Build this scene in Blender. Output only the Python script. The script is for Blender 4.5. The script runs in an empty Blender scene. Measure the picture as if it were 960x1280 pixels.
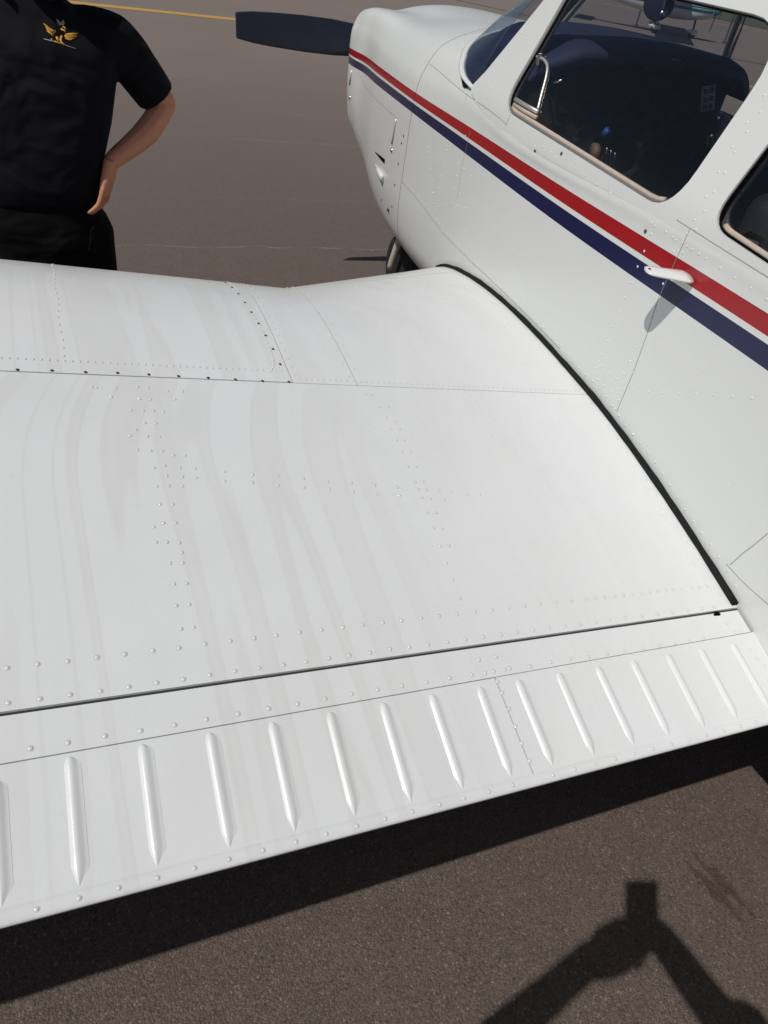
import bpy, bmesh, math, random
from mathutils import Vector, Matrix
from mathutils.bvhtree import BVHTree
from mathutils.geometry import delaunay_2d_cdt
random.seed(7)
R = math.radians
sc = bpy.context.scene
C = sc.collection
# ------------------------------------------------------------------ camera
EYE = Vector((0, 0, 1.76))
def ortho():
    s = Vector((1860, -82, 900)).normalized()
    c = Vector((-503, -1535, 900)); c = (c - s*c.dot(s)).normalized()
    n = s.cross(c)
    d = R(17); N = c*math.sin(d) + n*math.cos(d); Y = c*math.cos(d) - n*math.sin(d)
    g = R(7)
    return s*math.cos(g) + N*math.sin(g), Y, N*math.cos(g) - s*math.sin(g)
CX, CY, CZ = ortho()
def ray(px, py):
    p = Vector((px-480, py-640, 900))
    return Vector((CX.dot(p), CY.dot(p), CZ.dot(p)))
cam = bpy.data.cameras.new('camera'); cam.sensor_fit = 'VERTICAL'; cam.sensor_height = 36; cam.lens = 900/1280*36
cam.clip_start = .02; cam.clip_end = 3000
co = bpy.data.objects.new('camera', cam); C.objects.link(co)
rt = Vector((CX[0], CY[0], CZ[0])); up = -Vector((CX[1], CY[1], CZ[1])); fw = Vector((CX[2], CY[2], CZ[2]))
co.matrix_world = Matrix(((rt.x, up.x, -fw.x, 0), (rt.y, up.y, -fw.y, 0), (rt.z, up.z, -fw.z, EYE.z), (0, 0, 0, 1)))
sc.camera = co
# ------------------------------------------------------------------ light
SUN = Vector((.526, .194, -.828)).normalized()
w = bpy.data.worlds.new('World'); sc.world = w; w.use_nodes = True
nt = w.node_tree; nt.nodes.clear()
sk = nt.nodes.new('ShaderNodeTexSky'); sk.sky_type = 'NISHITA'; sk.sun_disc = False
sk.sun_elevation = math.asin(-SUN.z); sk.sun_rotation = math.atan2(-SUN.x, -SUN.y)
sk.air_density = 1.0; sk.dust_density = 1.5; sk.ozone_density = 1
bg = nt.nodes.new('ShaderNodeBackground'); bg.inputs[1].default_value = .05
wo = nt.nodes.new('ShaderNodeOutputWorld')
nt.links.new(sk.outputs[0], bg.inputs[0]); nt.links.new(bg.outputs[0], wo.inputs[0])
sl = bpy.data.lights.new('sun', 'SUN'); sl.energy = 3.9; sl.angle = R(.55); sl.color = (1, .955, .89)
so = bpy.data.objects.new('sun', sl); C.objects.link(so); so.rotation_euler = SUN.to_track_quat('-Z', 'Y').to_euler()
so.location = (-5, -3, 9)
sc.view_settings.view_transform = 'Standard'; sc.view_settings.look = 'None'; sc.view_settings.gamma = 1
sc.view_settings.exposure = -.41

# ------------------------------------------------------------------ materials
MATS = {}
class NT:
    def __init__(s, name):
        s.m = bpy.data.materials.new(name); s.m.use_nodes = True; s.t = s.m.node_tree
        s.b = s.t.nodes['Principled BSDF']; s.o = s.t.nodes['Material Output']
    def n(s, typ, **k):
        x = s.t.nodes.new('ShaderNode'+typ)
        for a, v in k.items():
            if a.startswith('i_'): x.inputs[a[2:].replace('_', ' ')].default_value = v
            else: setattr(x, a, v)
        return x
    def l(s, a, b): s.t.links.new(a, b)
    def noise(s, scale, detail=4, rough=.55, co=None, dist=0):
        x = s.n('TexNoise'); x.inputs['Scale'].default_value = scale; x.inputs['Detail'].default_value = detail
        x.inputs['Roughness'].default_value = rough; x.inputs['Distortion'].default_value = dist
        if co is not None: s.l(co, x.inputs['Vector'])
        return x.outputs['Fac']
    def ramp(s, fac, stops):
        x = s.n('ValToRGB'); e = x.color_ramp.elements
        while len(e) < len(stops): e.new(.5)
        for i, (p, c) in enumerate(stops):
            e[i].position = p; e[i].color = (*c, 1) if len(c) == 3 else c
        s.l(fac, x.inputs[0]); return x.outputs[0]
    def mix(s, fac, a, b, mode='MIX'):
        x = s.n('Mix', data_type='RGBA', blend_type=mode)
        if isinstance(fac, float): x.inputs[0].default_value = fac
        else: s.l(fac, x.inputs[0])
        for i, v in ((6, a), (7, b)):
            if isinstance(v, tuple): x.inputs[i].default_value = (*v, 1)
            else: s.l(v, x.inputs[i])
        return x.outputs[2]
    def math(s, op, a, b=0.0, clamp=False):
        x = s.n('Math', operation=op); x.use_clamp = clamp
        for i, v in ((0, a), (1, b)):
            if isinstance(v, (int, float)): x.inputs[i].default_value = v
            else: s.l(v, x.inputs[i])
        return x.outputs[0]
    def pos(s, scale=(1, 1, 1), loc=(0, 0, 0)):
        g = s.n('NewGeometry'); m = s.n('Mapping'); m.inputs['Scale'].default_value = scale; m.inputs['Location'].default_value = loc
        s.l(g.outputs['Position'], m.inputs[0]); return m.outputs[0]
    def obj(s, scale=(1, 1, 1)):
        g = s.n('TexCoord'); m = s.n('Mapping'); m.inputs['Scale'].default_value = scale
        s.l(g.outputs['Object'], m.inputs[0]); return m.outputs[0]
    def bump(s, h, strength, dist, nrm=None):
        x = s.n('Bump'); x.inputs['Strength'].default_value = strength; x.inputs['Distance'].default_value = dist
        s.l(h, x.inputs['Height'])
        if nrm is not None: s.l(nrm, x.inputs['Normal'])
        s.l(x.outputs[0], s.b.inputs['Normal']); return x.outputs[0]
def simple(name, col, rough=.5, metal=0, nscale=30, var=.12, bump=0, bscale=200, spec=None, coat=0):
    t = NT(name); p = t.obj()
    f = t.noise(nscale, 4, .6, p)
    a = tuple(max(0, c*(1-var)) for c in col); b = tuple(min(1, c*(1+var)) for c in col)
    t.l(t.mix(f, a, b), t.b.inputs['Base Color'])
    t.b.inputs['Roughness'].default_value = rough; t.b.inputs['Metallic'].default_value = metal
    if spec is not None: t.b.inputs['Specular IOR Level'].default_value = spec
    if coat: t.b.inputs['Coat Weight'].default_value = coat; t.b.inputs['Coat Roughness'].default_value = .08
    if bump: t.bump(t.noise(bscale, 3, .6, p), 1, bump)
    MATS[name] = t.m; return t.m

def paint(name, dirt=.5, stripe=False, wave=.0006, base=(.775, .80, .815)):
    t = NT(name)
    # smeared wash marks running along the chord, patches of haze, speckled grime
    g0 = t.n('SeparateXYZ'); t.l(t.pos(), g0.inputs[0])
    bend = t.math('MAXIMUM', t.math('SUBTRACT', g0.outputs[1], 1.08), 0.0); bend = t.math('MULTIPLY', t.math('MULTIPLY', t.math('MULTIPLY', bend, bend), .75), t.math('LESS_THAN', g0.outputs[1], 1.395))
    cx = t.n('CombineXYZ'); t.l(t.math('MULTIPLY', t.math('SUBTRACT', g0.outputs[0], bend), 9.0), cx.inputs[0]); t.l(t.math('MULTIPLY', g0.outputs[1], .40), cx.inputs[1])
    f1 = t.noise(1, 1.2, .4, cx.outputs[0], .12)
    s1 = t.ramp(f1, [(.43, (0, 0, 0)), (.445, (1, 1, 1)), (.475, (.55, .55, .55)), (.525, (.8, .8, .8)), (.54, (0, 0, 0)), (.60, (0, 0, 0)), (.615, (.8, .8, .8)), (.64, (0, 0, 0))])
    sxm = t.n('SeparateXYZ'); t.l(t.pos(), sxm.inputs[0])
    mr = t.n('MapRange'); mr.clamp = True; mr.inputs['From Min'].default_value = .62; mr.inputs['From Max'].default_value = .40
    mr.inputs['To Min'].default_value = .18; t.l(sxm.outputs[0], mr.inputs[0]); s1 = t.math('MULTIPLY', s1, mr.outputs[0])
    f2 = t.noise(2.2, 5, .6, t.pos((1, 1, 1), (3, 1, 0)))
    s2 = t.ramp(f2, [(.35, (0, 0, 0)), (.75, (1, 1, 1))])
    f3 = t.noise(230, 3, .7, t.pos()); s3 = t.ramp(f3, [(.62, (0, 0, 0)), (.78, (1, 1, 1))])
    k = t.math('MULTIPLY', s1, .55); k = t.math('MULTIPLY', k, s2) if False else k
    k2 = t.math('ADD', t.math('MULTIPLY', s1, .31*dirt), t.math('MULTIPLY', s2, .22*dirt))
    col = t.mix(k2, base, (.62, .625, .61))
    col = t.mix(t.math('MULTIPLY', s3, .22*dirt), col, (.42, .40, .36))
    if stripe:
        at = t.n('Attribute', attribute_name='stripe'); v = at.outputs['Fac']
        def band(a, b):
            lo = t.math('GREATER_THAN', v, a); hi = t.math('LESS_THAN', v, b); return t.math('MULTIPLY', lo, hi)
        wear = t.noise(9, 4, .6, t.pos()); wr = t.ramp(wear, [(.3, (0, 0, 0)), (.8, (1, 1, 1))])
        col = t.mix(band(0, .40), col, t.mix(wr, (.36, .006, .010), (.30, .008, .014)))
        col = t.mix(band(.54, 1.0), col, t.mix(wr, (.003, .007, .055), (.006, .011, .068)))
    t.l(col, t.b.inputs['Base Color'])
    rr = t.math('ADD', t.math('MULTIPLY', s1, .10), t.math('ADD', t.math('MULTIPLY', s2, .07), .24))
    t.l(rr, t.b.inputs['Roughness'])
    t.b.inputs['Coat Weight'].default_value = .2; t.b.inputs['Coat Roughness'].default_value = .06
    b = t.bump(t.noise(4.5, 2, .45, t.pos((1, 1, 1), (5, 2, 1))), 1, wave*9)
    b2 = t.n('Bump'); b2.inputs['Strength'].default_value = .35; b2.inputs['Distance'].default_value = .0004
    t.l(t.noise(260, 2, .5, t.pos()), b2.inputs['Height']); t.l(b, b2.inputs['Normal']); t.l(b2.outputs[0], t.b.inputs['Normal'])
    t.l(b, t.b.inputs['Coat Normal'])
    MATS[name] = t.m; return t.m
paint('wing_paint', 1.0); paint('body_paint', .6, True, .00025, (.705, .73, .722))
simple('rivet_paint', (.76, .765, .75), .28, nscale=80, var=.08, coat=.4)
simple('rivet_ring', (.60, .61, .60), .4, nscale=60, var=.12)
simple('screw_steel', (.10, .095, .09), .45, .7, 60, .3)
simple('core_primer', (.05, .052, .05), .8)
simple('seam_grey', (.24, .235, .225), .85, var=.3)
simple('rubber', (.006, .009, .009), .75, spec=.25, nscale=60, var=.35, bump=.0008, bscale=400)
simple('gap_black', (.004, .004, .004), .9, spec=.05)
simple('prop_black', (.011, .015, .026), .42, nscale=14, var=.35, bump=.0003, bscale=300)
simple('steel', (.55, .55, .54), .28, 1, 40, .15)
simple('worn_alu', (.62, .60, .55), .38, .6, 30, .2)
simple('tan_trim', (.50, .42, .36), .65, nscale=50, var=.2, bump=.0005)
simple('grey_trim', (.17, .165, .165), .6, nscale=50, var=.15)
simple('glare_sky_navy', (.012, .019, .055), .75, nscale=9, var=.5, bump=.001, bscale=160)  # dark cover; blue of the sky reflected in the panes put into its colour
simple('cabin_black', (.007, .007, .008), .8, spec=.15, nscale=20, var=.4)
simple('seat_black', (.014, .013, .013), .55, nscale=20, var=.4, bump=.0008, bscale=300)
simple('blue_plastic', (.02, .07, .30), .5)
simple('brass', (.45, .30, .12), .4, .6, 90, .3)
simple('brown_leather', (.16, .09, .06), .6, nscale=60)
simple('belt_web', (.55, .50, .42), .8, nscale=200, bump=.0006)
simple('placard', (.45, .50, .60), .5)
simple('placard_ink', (.04, .05, .09), .6)
simple('skin', (.60, .255, .14), .55, nscale=35, var=.10, bump=.0006, bscale=260)
simple('hair', (.02, .014, .010), .6)
simple('gold_thread', (.70, .36, .05), .55, nscale=300, var=.35, bump=.0006, bscale=900)
simple('pale_thread', (.55, .47, .36), .6, nscale=300, var=.3)
simple('dark_thread', (.10, .02, .02), .7)
simple('shoe', (.012, .011, .010), .4)
simple('phone_glass', (.012, .012, .014), .15)
simple('grey_shirt', (.18, .19, .2), .85, nscale=200)
simple('denim', (.03, .045, .08), .85, nscale=120)
simple('bg_white', (.70, .72, .72), .35, nscale=4, coat=.3)
simple('bg_teal', (.02, .17, .20), .35, coat=.3)
simple('bg_teal_pale', (.18, .36, .38), .35, coat=.3)
simple('bg_glass', (.03, .04, .05), .12)
simple('tyre', (.014, .014, .015), .8, nscale=30, bump=.001)
simple('post_dark', (.03, .03, .03), .6)
def fabric(name, col, sheen=.4):
    t = NT(name); p = t.obj()
    f = t.noise(5, 4, .6, p, .4)
    t.l(t.mix(f, tuple(c*.7 for c in col), tuple(c*1.35 for c in col)), t.b.inputs['Base Color'])
    t.b.inputs['Specular IOR Level'].default_value = .12; t.b.inputs['Roughness'].default_value = .82; t.b.inputs['Sheen Weight'].default_value = sheen; t.b.inputs['Sheen Roughness'].default_value = .45
    t.b.inputs['Sheen Tint'].default_value = (.35, .4, .5, 1)
    m = t.n('Mapping'); m.inputs['Scale'].default_value = (4, 4, 5.5); g = t.n('TexCoord'); t.l(g.outputs['Object'], m.inputs[0])
    w1 = t.noise(1, 2, .45, m.outputs[0], 1.2)
    b = t.bump(w1, 1, .045)
    b2 = t.n('Bump'); b2.inputs['Strength'].default_value = .5; b2.inputs['Distance'].default_value = .0006
    t.l(t.noise(700, 2, .5, p), b2.inputs['Height']); t.l(b, b2.inputs['Normal']); t.l(b2.outputs[0], t.b.inputs['Normal'])
    MATS[name] = t.m
fabric('polo_black', (.0055, .0055, .0075), .03); fabric('trouser_black', (.003, .003, .0035), .02)
def glass(name, tint, ior=1.6, rough=.01):
    t = NT(name); t.t.nodes.remove(t.b)
    tr = t.n('BsdfTransparent'); tr.inputs[0].default_value = (*tint, 1)
    gl = t.n('BsdfGlossy'); gl.inputs['Roughness'].default_value = rough; gl.inputs[0].default_value = (1, 1, 1, 1)
    fr = t.n('Fresnel'); gb = t.n('NewGeometry')
    t.l(t.math('ADD', ior, t.math('MULTIPLY', gb.outputs['Backfacing'], 1/ior-ior)), fr.inputs[0])
    bm_ = t.n('Bump'); bm_.inputs['Strength'].default_value = 1; bm_.inputs['Distance'].default_value = .002
    t.l(t.noise(5, 1, .4, t.pos()), bm_.inputs['Height']); t.l(bm_.outputs[0], gl.inputs['Normal'])
    dirt = t.noise(60, 5, .7, t.pos()); df = t.n('BsdfDiffuse'); df.inputs[0].default_value = (.5, .5, .5, 1)
    mx = t.n('MixShader'); t.l(fr.outputs[0], mx.inputs[0]); t.l(tr.outputs[0], mx.inputs[1]); t.l(gl.outputs[0], mx.inputs[2])
    m2 = t.n('MixShader'); t.l(t.math('MULTIPLY', t.ramp(dirt, [(.35, (0, 0, 0)), (.9, (1, 1, 1))]), .010), m2.inputs[0])
    t.l(mx.outputs[0], m2.inputs[1]); t.l(df.outputs[0], m2.inputs[2]); t.l(m2.outputs[0], t.o.inputs[0])
    MATS[name] = t.m
glass('side_glass', (.80, .81, .83)); glass('screen_glass', (.72, .76, .82), 1.7)

def ground_mat():
    t = NT('tarmac'); p = t.pos()
    v = t.n('TexVoronoi', feature='F1'); v.inputs['Scale'].default_value = 235; v.inputs['Randomness'].default_value = 1
    ds = t.n('TexNoise'); ds.inputs['Scale'].default_value = 120; ds.inputs['Detail'].default_value = 2; t.l(p, ds.inputs['Vector'])
    va = t.n('VectorMath', operation='MULTIPLY_ADD'); t.l(ds.outputs['Color'], va.inputs[0]); va.inputs[1].default_value = (.008, .008, 0); t.l(p, va.inputs[2])
    t.l(va.outputs[0], v.inputs['Vector'])
    v2 = t.n('TexVoronoi', feature='F1'); v2.inputs['Scale'].default_value = 430; t.l(va.outputs[0], v2.inputs['Vector'])
    hsv = t.n('SeparateColor'); t.l(v.outputs['Color'], hsv.inputs[0])
    stone = t.ramp(hsv.outputs[0], [(0, (.080, .060, .051)), (.45, (.122, .094, .080)), (.85, (.170, .134, .114)), (.95, (.22, .175, .15)), (1, (.36, .30, .26))])
    big = t.noise(.55, 6, .62, p); col = t.mix(t.ramp(big, [(.3, (0, 0, 0)), (.7, (1, 1, 1))]), stone, t.mix(.5, stone, (.145, .112, .096)))
    mid = t.noise(9, 5, .65, p); fine = t.noise(420, 3, .7, p)
    col = t.mix(.45, col, t.mix(t.ramp(mid, [(.35, (0, 0, 0)), (.7, (1, 1, 1))]), (.108, .084, .072), (.145, .114, .098)))
    col = t.mix(t.ramp(v.outputs['Distance'], [(.55, (0, 0, 0)), (1.0, (.7, .7, .7))]), col, (.034, .026, .022))
    col = t.mix(t.math('MULTIPLY', t.ramp(fine, [(.30, (1, 1, 1)), (.48, (0, 0, 0))]), .6), col, (.036, .028, .024))
    # far lighter bands / laying joints across the apron
    sx = t.n('SeparateXYZ'); t.l(p, sx.inputs[0])
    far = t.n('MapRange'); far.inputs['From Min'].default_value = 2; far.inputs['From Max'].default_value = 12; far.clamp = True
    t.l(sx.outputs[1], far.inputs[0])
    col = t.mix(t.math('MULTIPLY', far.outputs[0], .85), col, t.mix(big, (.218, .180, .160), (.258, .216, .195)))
    wob = t.math('MULTIPLY', t.noise(3, 5, .6, p), .18)
    yy = t.math('ADD', sx.outputs[1], wob); yy = t.math('ADD', yy, t.math('MULTIPLY', sx.outputs[0], .035))
    brk = t.ramp(t.noise(6, 4, .6, p), [(.38, (0, 0, 0)), (.6, (1, 1, 1))])
    for y0, wd, st in ((4.76, .007, .3), (5.75, .006, .14), (7.45, .010, .22), (8.6, .01, .15), (10.2, .014, .2)):
        d = t.math('ABSOLUTE', t.math('SUBTRACT', yy, y0)); m = t.math('LESS_THAN', d, wd)
        col = t.mix(t.math('MULTIPLY', t.math('MULTIPLY', m, brk), st), col, (.42, .36, .32))
    # old damp spill, two ragged streaks
    mp = t.n('Mapping'); mp.vector_type = 'TEXTURE'; mp.inputs['Location'].default_value = (1.312, .350, 0); mp.inputs['Rotation'].default_value = (0, 0, R(-76))
    t.l(p, mp.inputs[0]); s2 = t.n('SeparateXYZ'); t.l(mp.outputs[0], s2.inputs[0])
    n3 = t.noise(38, 5, .7, p)
    ax = t.math('ABSOLUTE', s2.outputs[0]); ay = t.math('ABSOLUTE', t.math('SUBTRACT', t.math('ABSOLUTE', s2.outputs[1]), .018))
    e = t.math('ADD', t.math('MULTIPLY', ax, 9), t.math('MULTIPLY', ay, 40))
    e = t.math('ADD', e, t.math('MULTIPLY', t.math('SUBTRACT', n3, .5), 3.2))
    col = t.mix(t.math('MULTIPLY', t.ramp(e, [(.55, (1, 1, 1)), (1.0, (0, 0, 0))]), .6), col, (.045, .026, .020))
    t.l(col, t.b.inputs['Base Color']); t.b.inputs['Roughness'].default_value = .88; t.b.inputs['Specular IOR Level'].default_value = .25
    h = t.math('ADD', t.math('MULTIPLY', v.outputs['Distance'], -1.0), t.math('MULTIPLY', v2.outputs['Distance'], -.4))
    t.bump(h, .7, .0036)
    MATS['tarmac'] = t.m
ground_mat()
def grass_mat():
    t = NT('dry_grass'); f = t.noise(.8, 8, .7, t.pos())
    t.l(t.ramp(f, [(.3, (.05, .06, .035)), (.55, (.10, .11, .06)), (.75, (.20, .17, .11))]), t.b.inputs['Base Color']); t.b.inputs['Roughness'].default_value = .9
    MATS['grass'] = t.m
grass_mat()
def yellow_mat():
    t = NT('line_yellow'); f = t.noise(14, 6, .7, t.pos())
    t.l(t.ramp(f, [(.28, (.11, .085, .06)), (.42, (.50, .29, .065)), (.8, (.60, .36, .09))]), t.b.inputs['Base Color']); t.b.inputs['Roughness'].default_value = .8
    MATS['yellow'] = t.m
yellow_mat()

# ------------------------------------------------------------------ object helpers
def link(name, me, mat, parent=None, kind=None, smooth=True, label=None):
    o = bpy.data.objects.new(name, me); C.objects.link(o)
    if mat:
        me.materials.clear(); me.materials.append(MATS[mat])
    if smooth and len(me.polygons):
        me.polygons.foreach_set('use_smooth', [True]*len(me.polygons))
    if parent is not None: o.parent = parent
    if kind: o['kind'] = kind
    if label: o['label'] = label
    return o
def empty(name, label, cat, group=None, loc=(0, 0, 0)):
    o = bpy.data.objects.new(name, None); C.objects.link(o); o.location = loc; o.empty_display_size = .2
    o['label'] = label; o['category'] = cat
    if group: o['group'] = group
    return o
class MB:
    def __init__(s): s.v = []; s.f = []
    def add(s, vs, fs):
        n = len(s.v); s.v += [tuple(v) for v in vs]; s.f += [tuple(n+i for i in f) for f in fs]; return s
    def grid(s, fn, us, vs, closeu=False, flip=False):
        P = [fn(u, v) for u in us for v in vs]; nv = len(vs); F = []
        for i in range(len(us)-1+(1 if closeu else 0)):
            for j in range(nv-1):
                a = i*nv+j; b = ((i+1) % len(us))*nv+j
                q = (a, b, b+1, a+1); F.append(q[::-1] if flip else q)
        return s.add(P, F)
    def box(s, lo, hi, M=None):
        P = [Vector((x, y, z)) for x in (lo[0], hi[0]) for y in (lo[1], hi[1]) for z in (lo[2], hi[2])]
        if M: P = [M @ p for p in P]
        return s.add(P, [(0, 1, 3, 2), (4, 6, 7, 5), (0, 4, 5, 1), (2, 3, 7, 6), (0, 2, 6, 4), (1, 5, 7, 3)])
    def loft(s, rings, cap=True, closed=True):
        n = len(rings[0]); k = len(s.v); F = []
        P = [p for r in rings for p in r]
        for i in range(len(rings)-1):
            for j in range(n if closed else n-1):
                F.append((i*n+j, i*n+(j+1) % n, (i+1)*n+(j+1) % n, (i+1)*n+j))
        if cap and closed: F.append(tuple(range(n))[::-1]); F.append(tuple((len(rings)-1)*n+j for j in range(n)))
        return s.add(P, F)
    def tube(s, pts, rad, n=8, flat=1.0, upv=(0, 0, 1), cap=True):
        pts = [Vector(p) for p in pts]; rings = []
        for i, p in enumerate(pts):
            d = (pts[min(i+1, len(pts)-1)] - pts[max(i-1, 0)]).normalized()
            a = d.cross(Vector(upv));
            if a.length < 1e-4: a = d.cross(Vector((1, 0, 0)))
            a.normalize(); b = a.cross(d).normalized()
            r = rad[i] if isinstance(rad, (list, tuple)) else rad
            rings.append([p + a*math.cos(2*math.pi*k/n)*r + b*math.sin(2*math.pi*k/n)*r*flat for k in range(n)])
        return s.loft(rings, cap)
    def lathe(s, prof, n=24, M=None):
        rings = []
        for r, z in prof:
            rr = [Vector((r*math.cos(2*math.pi*k/n), r*math.sin(2*math.pi*k/n), z)) for k in range(n)]
            rings.append([M @ p for p in rr] if M else rr)
        return s.loft(rings)
    def mesh(s, name='m'):
        me = bpy.data.meshes.new(name); me.from_pydata(s.v, [], s.f); me.update(); return me
    def fixed(s, name='m'):
        me = s.mesh(name); bm = bmesh.new(); bm.from_mesh(me); bmesh.ops.remove_doubles(bm, verts=bm.verts, dist=1e-5)
        bmesh.ops.recalc_face_normals(bm, faces=bm.faces); bm.to_mesh(me); bm.free(); return me
    def build(s, name, mat, parent=None, fix=True, **k):
        return link(name, s.fixed(name) if fix else s.mesh(name), mat, parent, **k)
def bevel(o, wdt, seg=2):
    m = o.modifiers.new('bevel', 'BEVEL'); m.width = wdt; m.segments = seg; m.limit_method = 'ANGLE'; m.angle_limit = R(35); return o
def hermite(K, x):
    xs = [k[0] for k in K]; ys = [k[1] for k in K]; n = len(K)
    def sl(i):
        if i == 0: return (ys[1]-ys[0])/(xs[1]-xs[0])
        if i == n-1: return (ys[-1]-ys[-2])/(xs[-1]-xs[-2])
        h0 = xs[i]-xs[i-1]; h1 = xs[i+1]-xs[i]
        return ((ys[i]-ys[i-1])/h0*h1 + (ys[i+1]-ys[i])/h1*h0)/(h0+h1)
    if x <= xs[0]: return ys[0]
    for i in range(n-1):
        if x <= xs[i+1]:
            h = xs[i+1]-xs[i]; t = (x-xs[i])/h; a = sl(i); b = sl(i+1)
            return (2*t**3-3*t*t+1)*ys[i]+(t**3-2*t*t+t)*h*a+(-2*t**3+3*t*t)*ys[i+1]+(t**3-t*t)*h*b
    return ys[-1]
def lin(a, b, n): return [a+(b-a)*i/(n-1) for i in range(n)]
def catmull(P, n=8, closed=False):
    P = [Vector(p) for p in P]; out = []; m = len(P)
    rng = range(m if closed else m-1)
    for i in rng:
        p0 = P[(i-1) % m] if closed or i > 0 else P[0]; p1 = P[i]; p2 = P[(i+1) % m]; p3 = P[(i+2) % m] if closed or i+2 < m else P[-1]
        for k in range(n):
            t = k/n
            out.append(.5*((2*p1)+(p2-p0)*t+(2*p0-5*p1+4*p2-p3)*t*t+(3*p1-p0-3*p2+p3)*t**3))
    if not closed: out.append(P[-1])
    return out

# ================================================================== GROUND
def sheet(name, pts, z, mat, kind='structure'):
    m = MB(); m.add([(x, y, z) for x, y in pts], [tuple(range(len(pts)))]); return m.build(name, mat, kind=kind, smooth=False, fix=False)
sheet('tarmac', [(-900, -900), (900, -900), (900, 900), (-900, 900)], 0, 'tarmac')
def strip(name, pts, wd, z, mat):
    m = MB(); P = [Vector((x, y, 0)) for x, y in pts]
    L = []
    for i, p in enumerate(P):
        d = (P[min(i+1, len(P)-1)]-P[max(0, i-1)]).normalized(); a = Vector((-d.y, d.x, 0))*wd/2
        L += [(p.x+a.x, p.y+a.y, z), (p.x-a.x, p.y-a.y, z)]
    m.add(L, [(2*i, 2*i+1, 2*i+3, 2*i+2) for i in range(len(P)-1)])
    return m.build(name, mat, kind='structure', smooth=False, fix=False)
strip('taxi_line', [(-22, 14.2), (1.48, 15.27), (3.4, 15.4), (9, 14.9), (14, 14.08), (40, 10.2)], .30, .004, 'yellow')
strip('taxi_line', [(18, 40), (31, 33.6), (36, 32.0), (70, 22)], .35, .004, 'yellow')
sheet('grass_verge', [(36.5, 33.2), (300, -60), (600, 300), (60, 560), (25, 60)], .02, 'grass')
strip('pavement_joint', [(8, 34), (16.86, 20.5), (19.3, 18.6), (26.5, 17.3), (60, 10)], .12, .004, 'post_dark')

# ================================================================== AIRPLANE
PL = empty('light_airplane', 'white low wing light airplane with red and navy side stripes and black propeller', 'airplane', loc=(1.85, 1.4, 0))
PLinv = Matrix.Translation((-1.85, -1.4, 0))
def part(o, parent=None):
    """parent keeping the world placement (all meshes are authored in world space)"""
    o.parent = parent or PL
    o.matrix_parent_inverse = PLinv if (parent is None or parent is PL) else Matrix.Identity(4)
    return o
XR = 1.324; YS = 1.395; TG = math.tan(R(7)); XK = .585; YO = 2.06; YR = 2.47; TIP = -2.85
AF = [(.449, .577), (.70, .6545), (.84, .694), (.97, .7275), (1.116, .7605), (1.277, .791), (1.395, .8085)]
GF = [(0, .8085), (.14, .823), (.3, .836), (.46, .8415), (.62, .8365), (.75, .822), (.86, .800), (.93, .775), (.975, .745), (1, .70)]
LF = [(0, .60), (.5, .605), (.8, .625), (.95, .658), (1, .70)]
def yte(X): return .4485+.0105*(X+.18)/1.40
def yle(X): return YO if X < XK else YO+(YR-YO)*(X-XK)/(XR-XK)
def zprof(X, Y):
    return hermite(AF, Y) if Y < YS else hermite(GF, (Y-YS)/(yle(X)-YS))
def dih(X): return (XR-X)*TG
def zw(X, Y): return zprof(X, Y)+dih(X)
def zlow(X, Y):
    if Y < YS: z = .577+(.60-.577)*(Y-.459)/(YS-.459)
    else: z = hermite(LF, (Y-YS)/(yle(X)-YS))
    return z+dih(X)
def wn(X, Y):
    e = .004
    dx = Vector((2*e, 0, zw(X+e, Y)-zw(X-e, Y))); dy = Vector((0, 2*e, zw(X, min(Y+e, yle(X)-.001))-zw(X, Y-e)))
    return dx.cross(dy).normalized()
def onwing(px, py):
    r = ray(px, py); a = .0008; b = None
    for i in range(300):
        t = .0008+.0052*i/299; P = EYE+r*t
        if P.y > .4 and P.y < yle(P.x) and P.z < zw(P.x, P.y): b = t; break
        a = t
    if b is None: return None
    for _ in range(22):
        m = (a+b)/2; P = EYE+r*m
        if P.z < zw(P.x, P.y): b = m
        else: a = m
    return EYE+r*a
# --- wing core (spar, ribs and lower skin seen as one closed body a little below the skins)
m = MB()
def core_ring(X, d=.004, y0=.702):
    ts = [1-(1-t)**2 for t in lin(0, 1, 22)]
    L = yle(X); up_ = [(y, zw(X, y)-d) for y in lin(y0, YS, 14)]+[(YS+(L-YS)*t, zw(X, YS+(L-YS)*t)-d) for t in ts[1:-1]]
    lo = [(y, zlow(X, y)) for y in lin(y0+.02, YS, 6)]+[(YS+(L-YS)*t, zlow(X, YS+(L-YS)*t)) for t in ts[1:]]
    return [Vector((X, y, z)) for y, z in up_+lo[::-1]]
wing = part(MB().loft([core_ring(x) for x in [TIP]+lin(-2, XK-.03, 8)+lin(XK, XR+.03, 10)]).build('wing', 'core_primer'))
wing['label'] = 'left wing with riveted white skins'
def mirror_x(o_mesh): 
    me = o_mesh.copy()
    for v in me.vertices: v.co.x = 3.70-v.co.x
    me.flip_normals(); return me
def sample_Y(a, b, X, n):
    """chordwise samples, denser towards the leading edge; b may be 1.0 fraction markers"""
    return lin(a, b, n)
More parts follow.
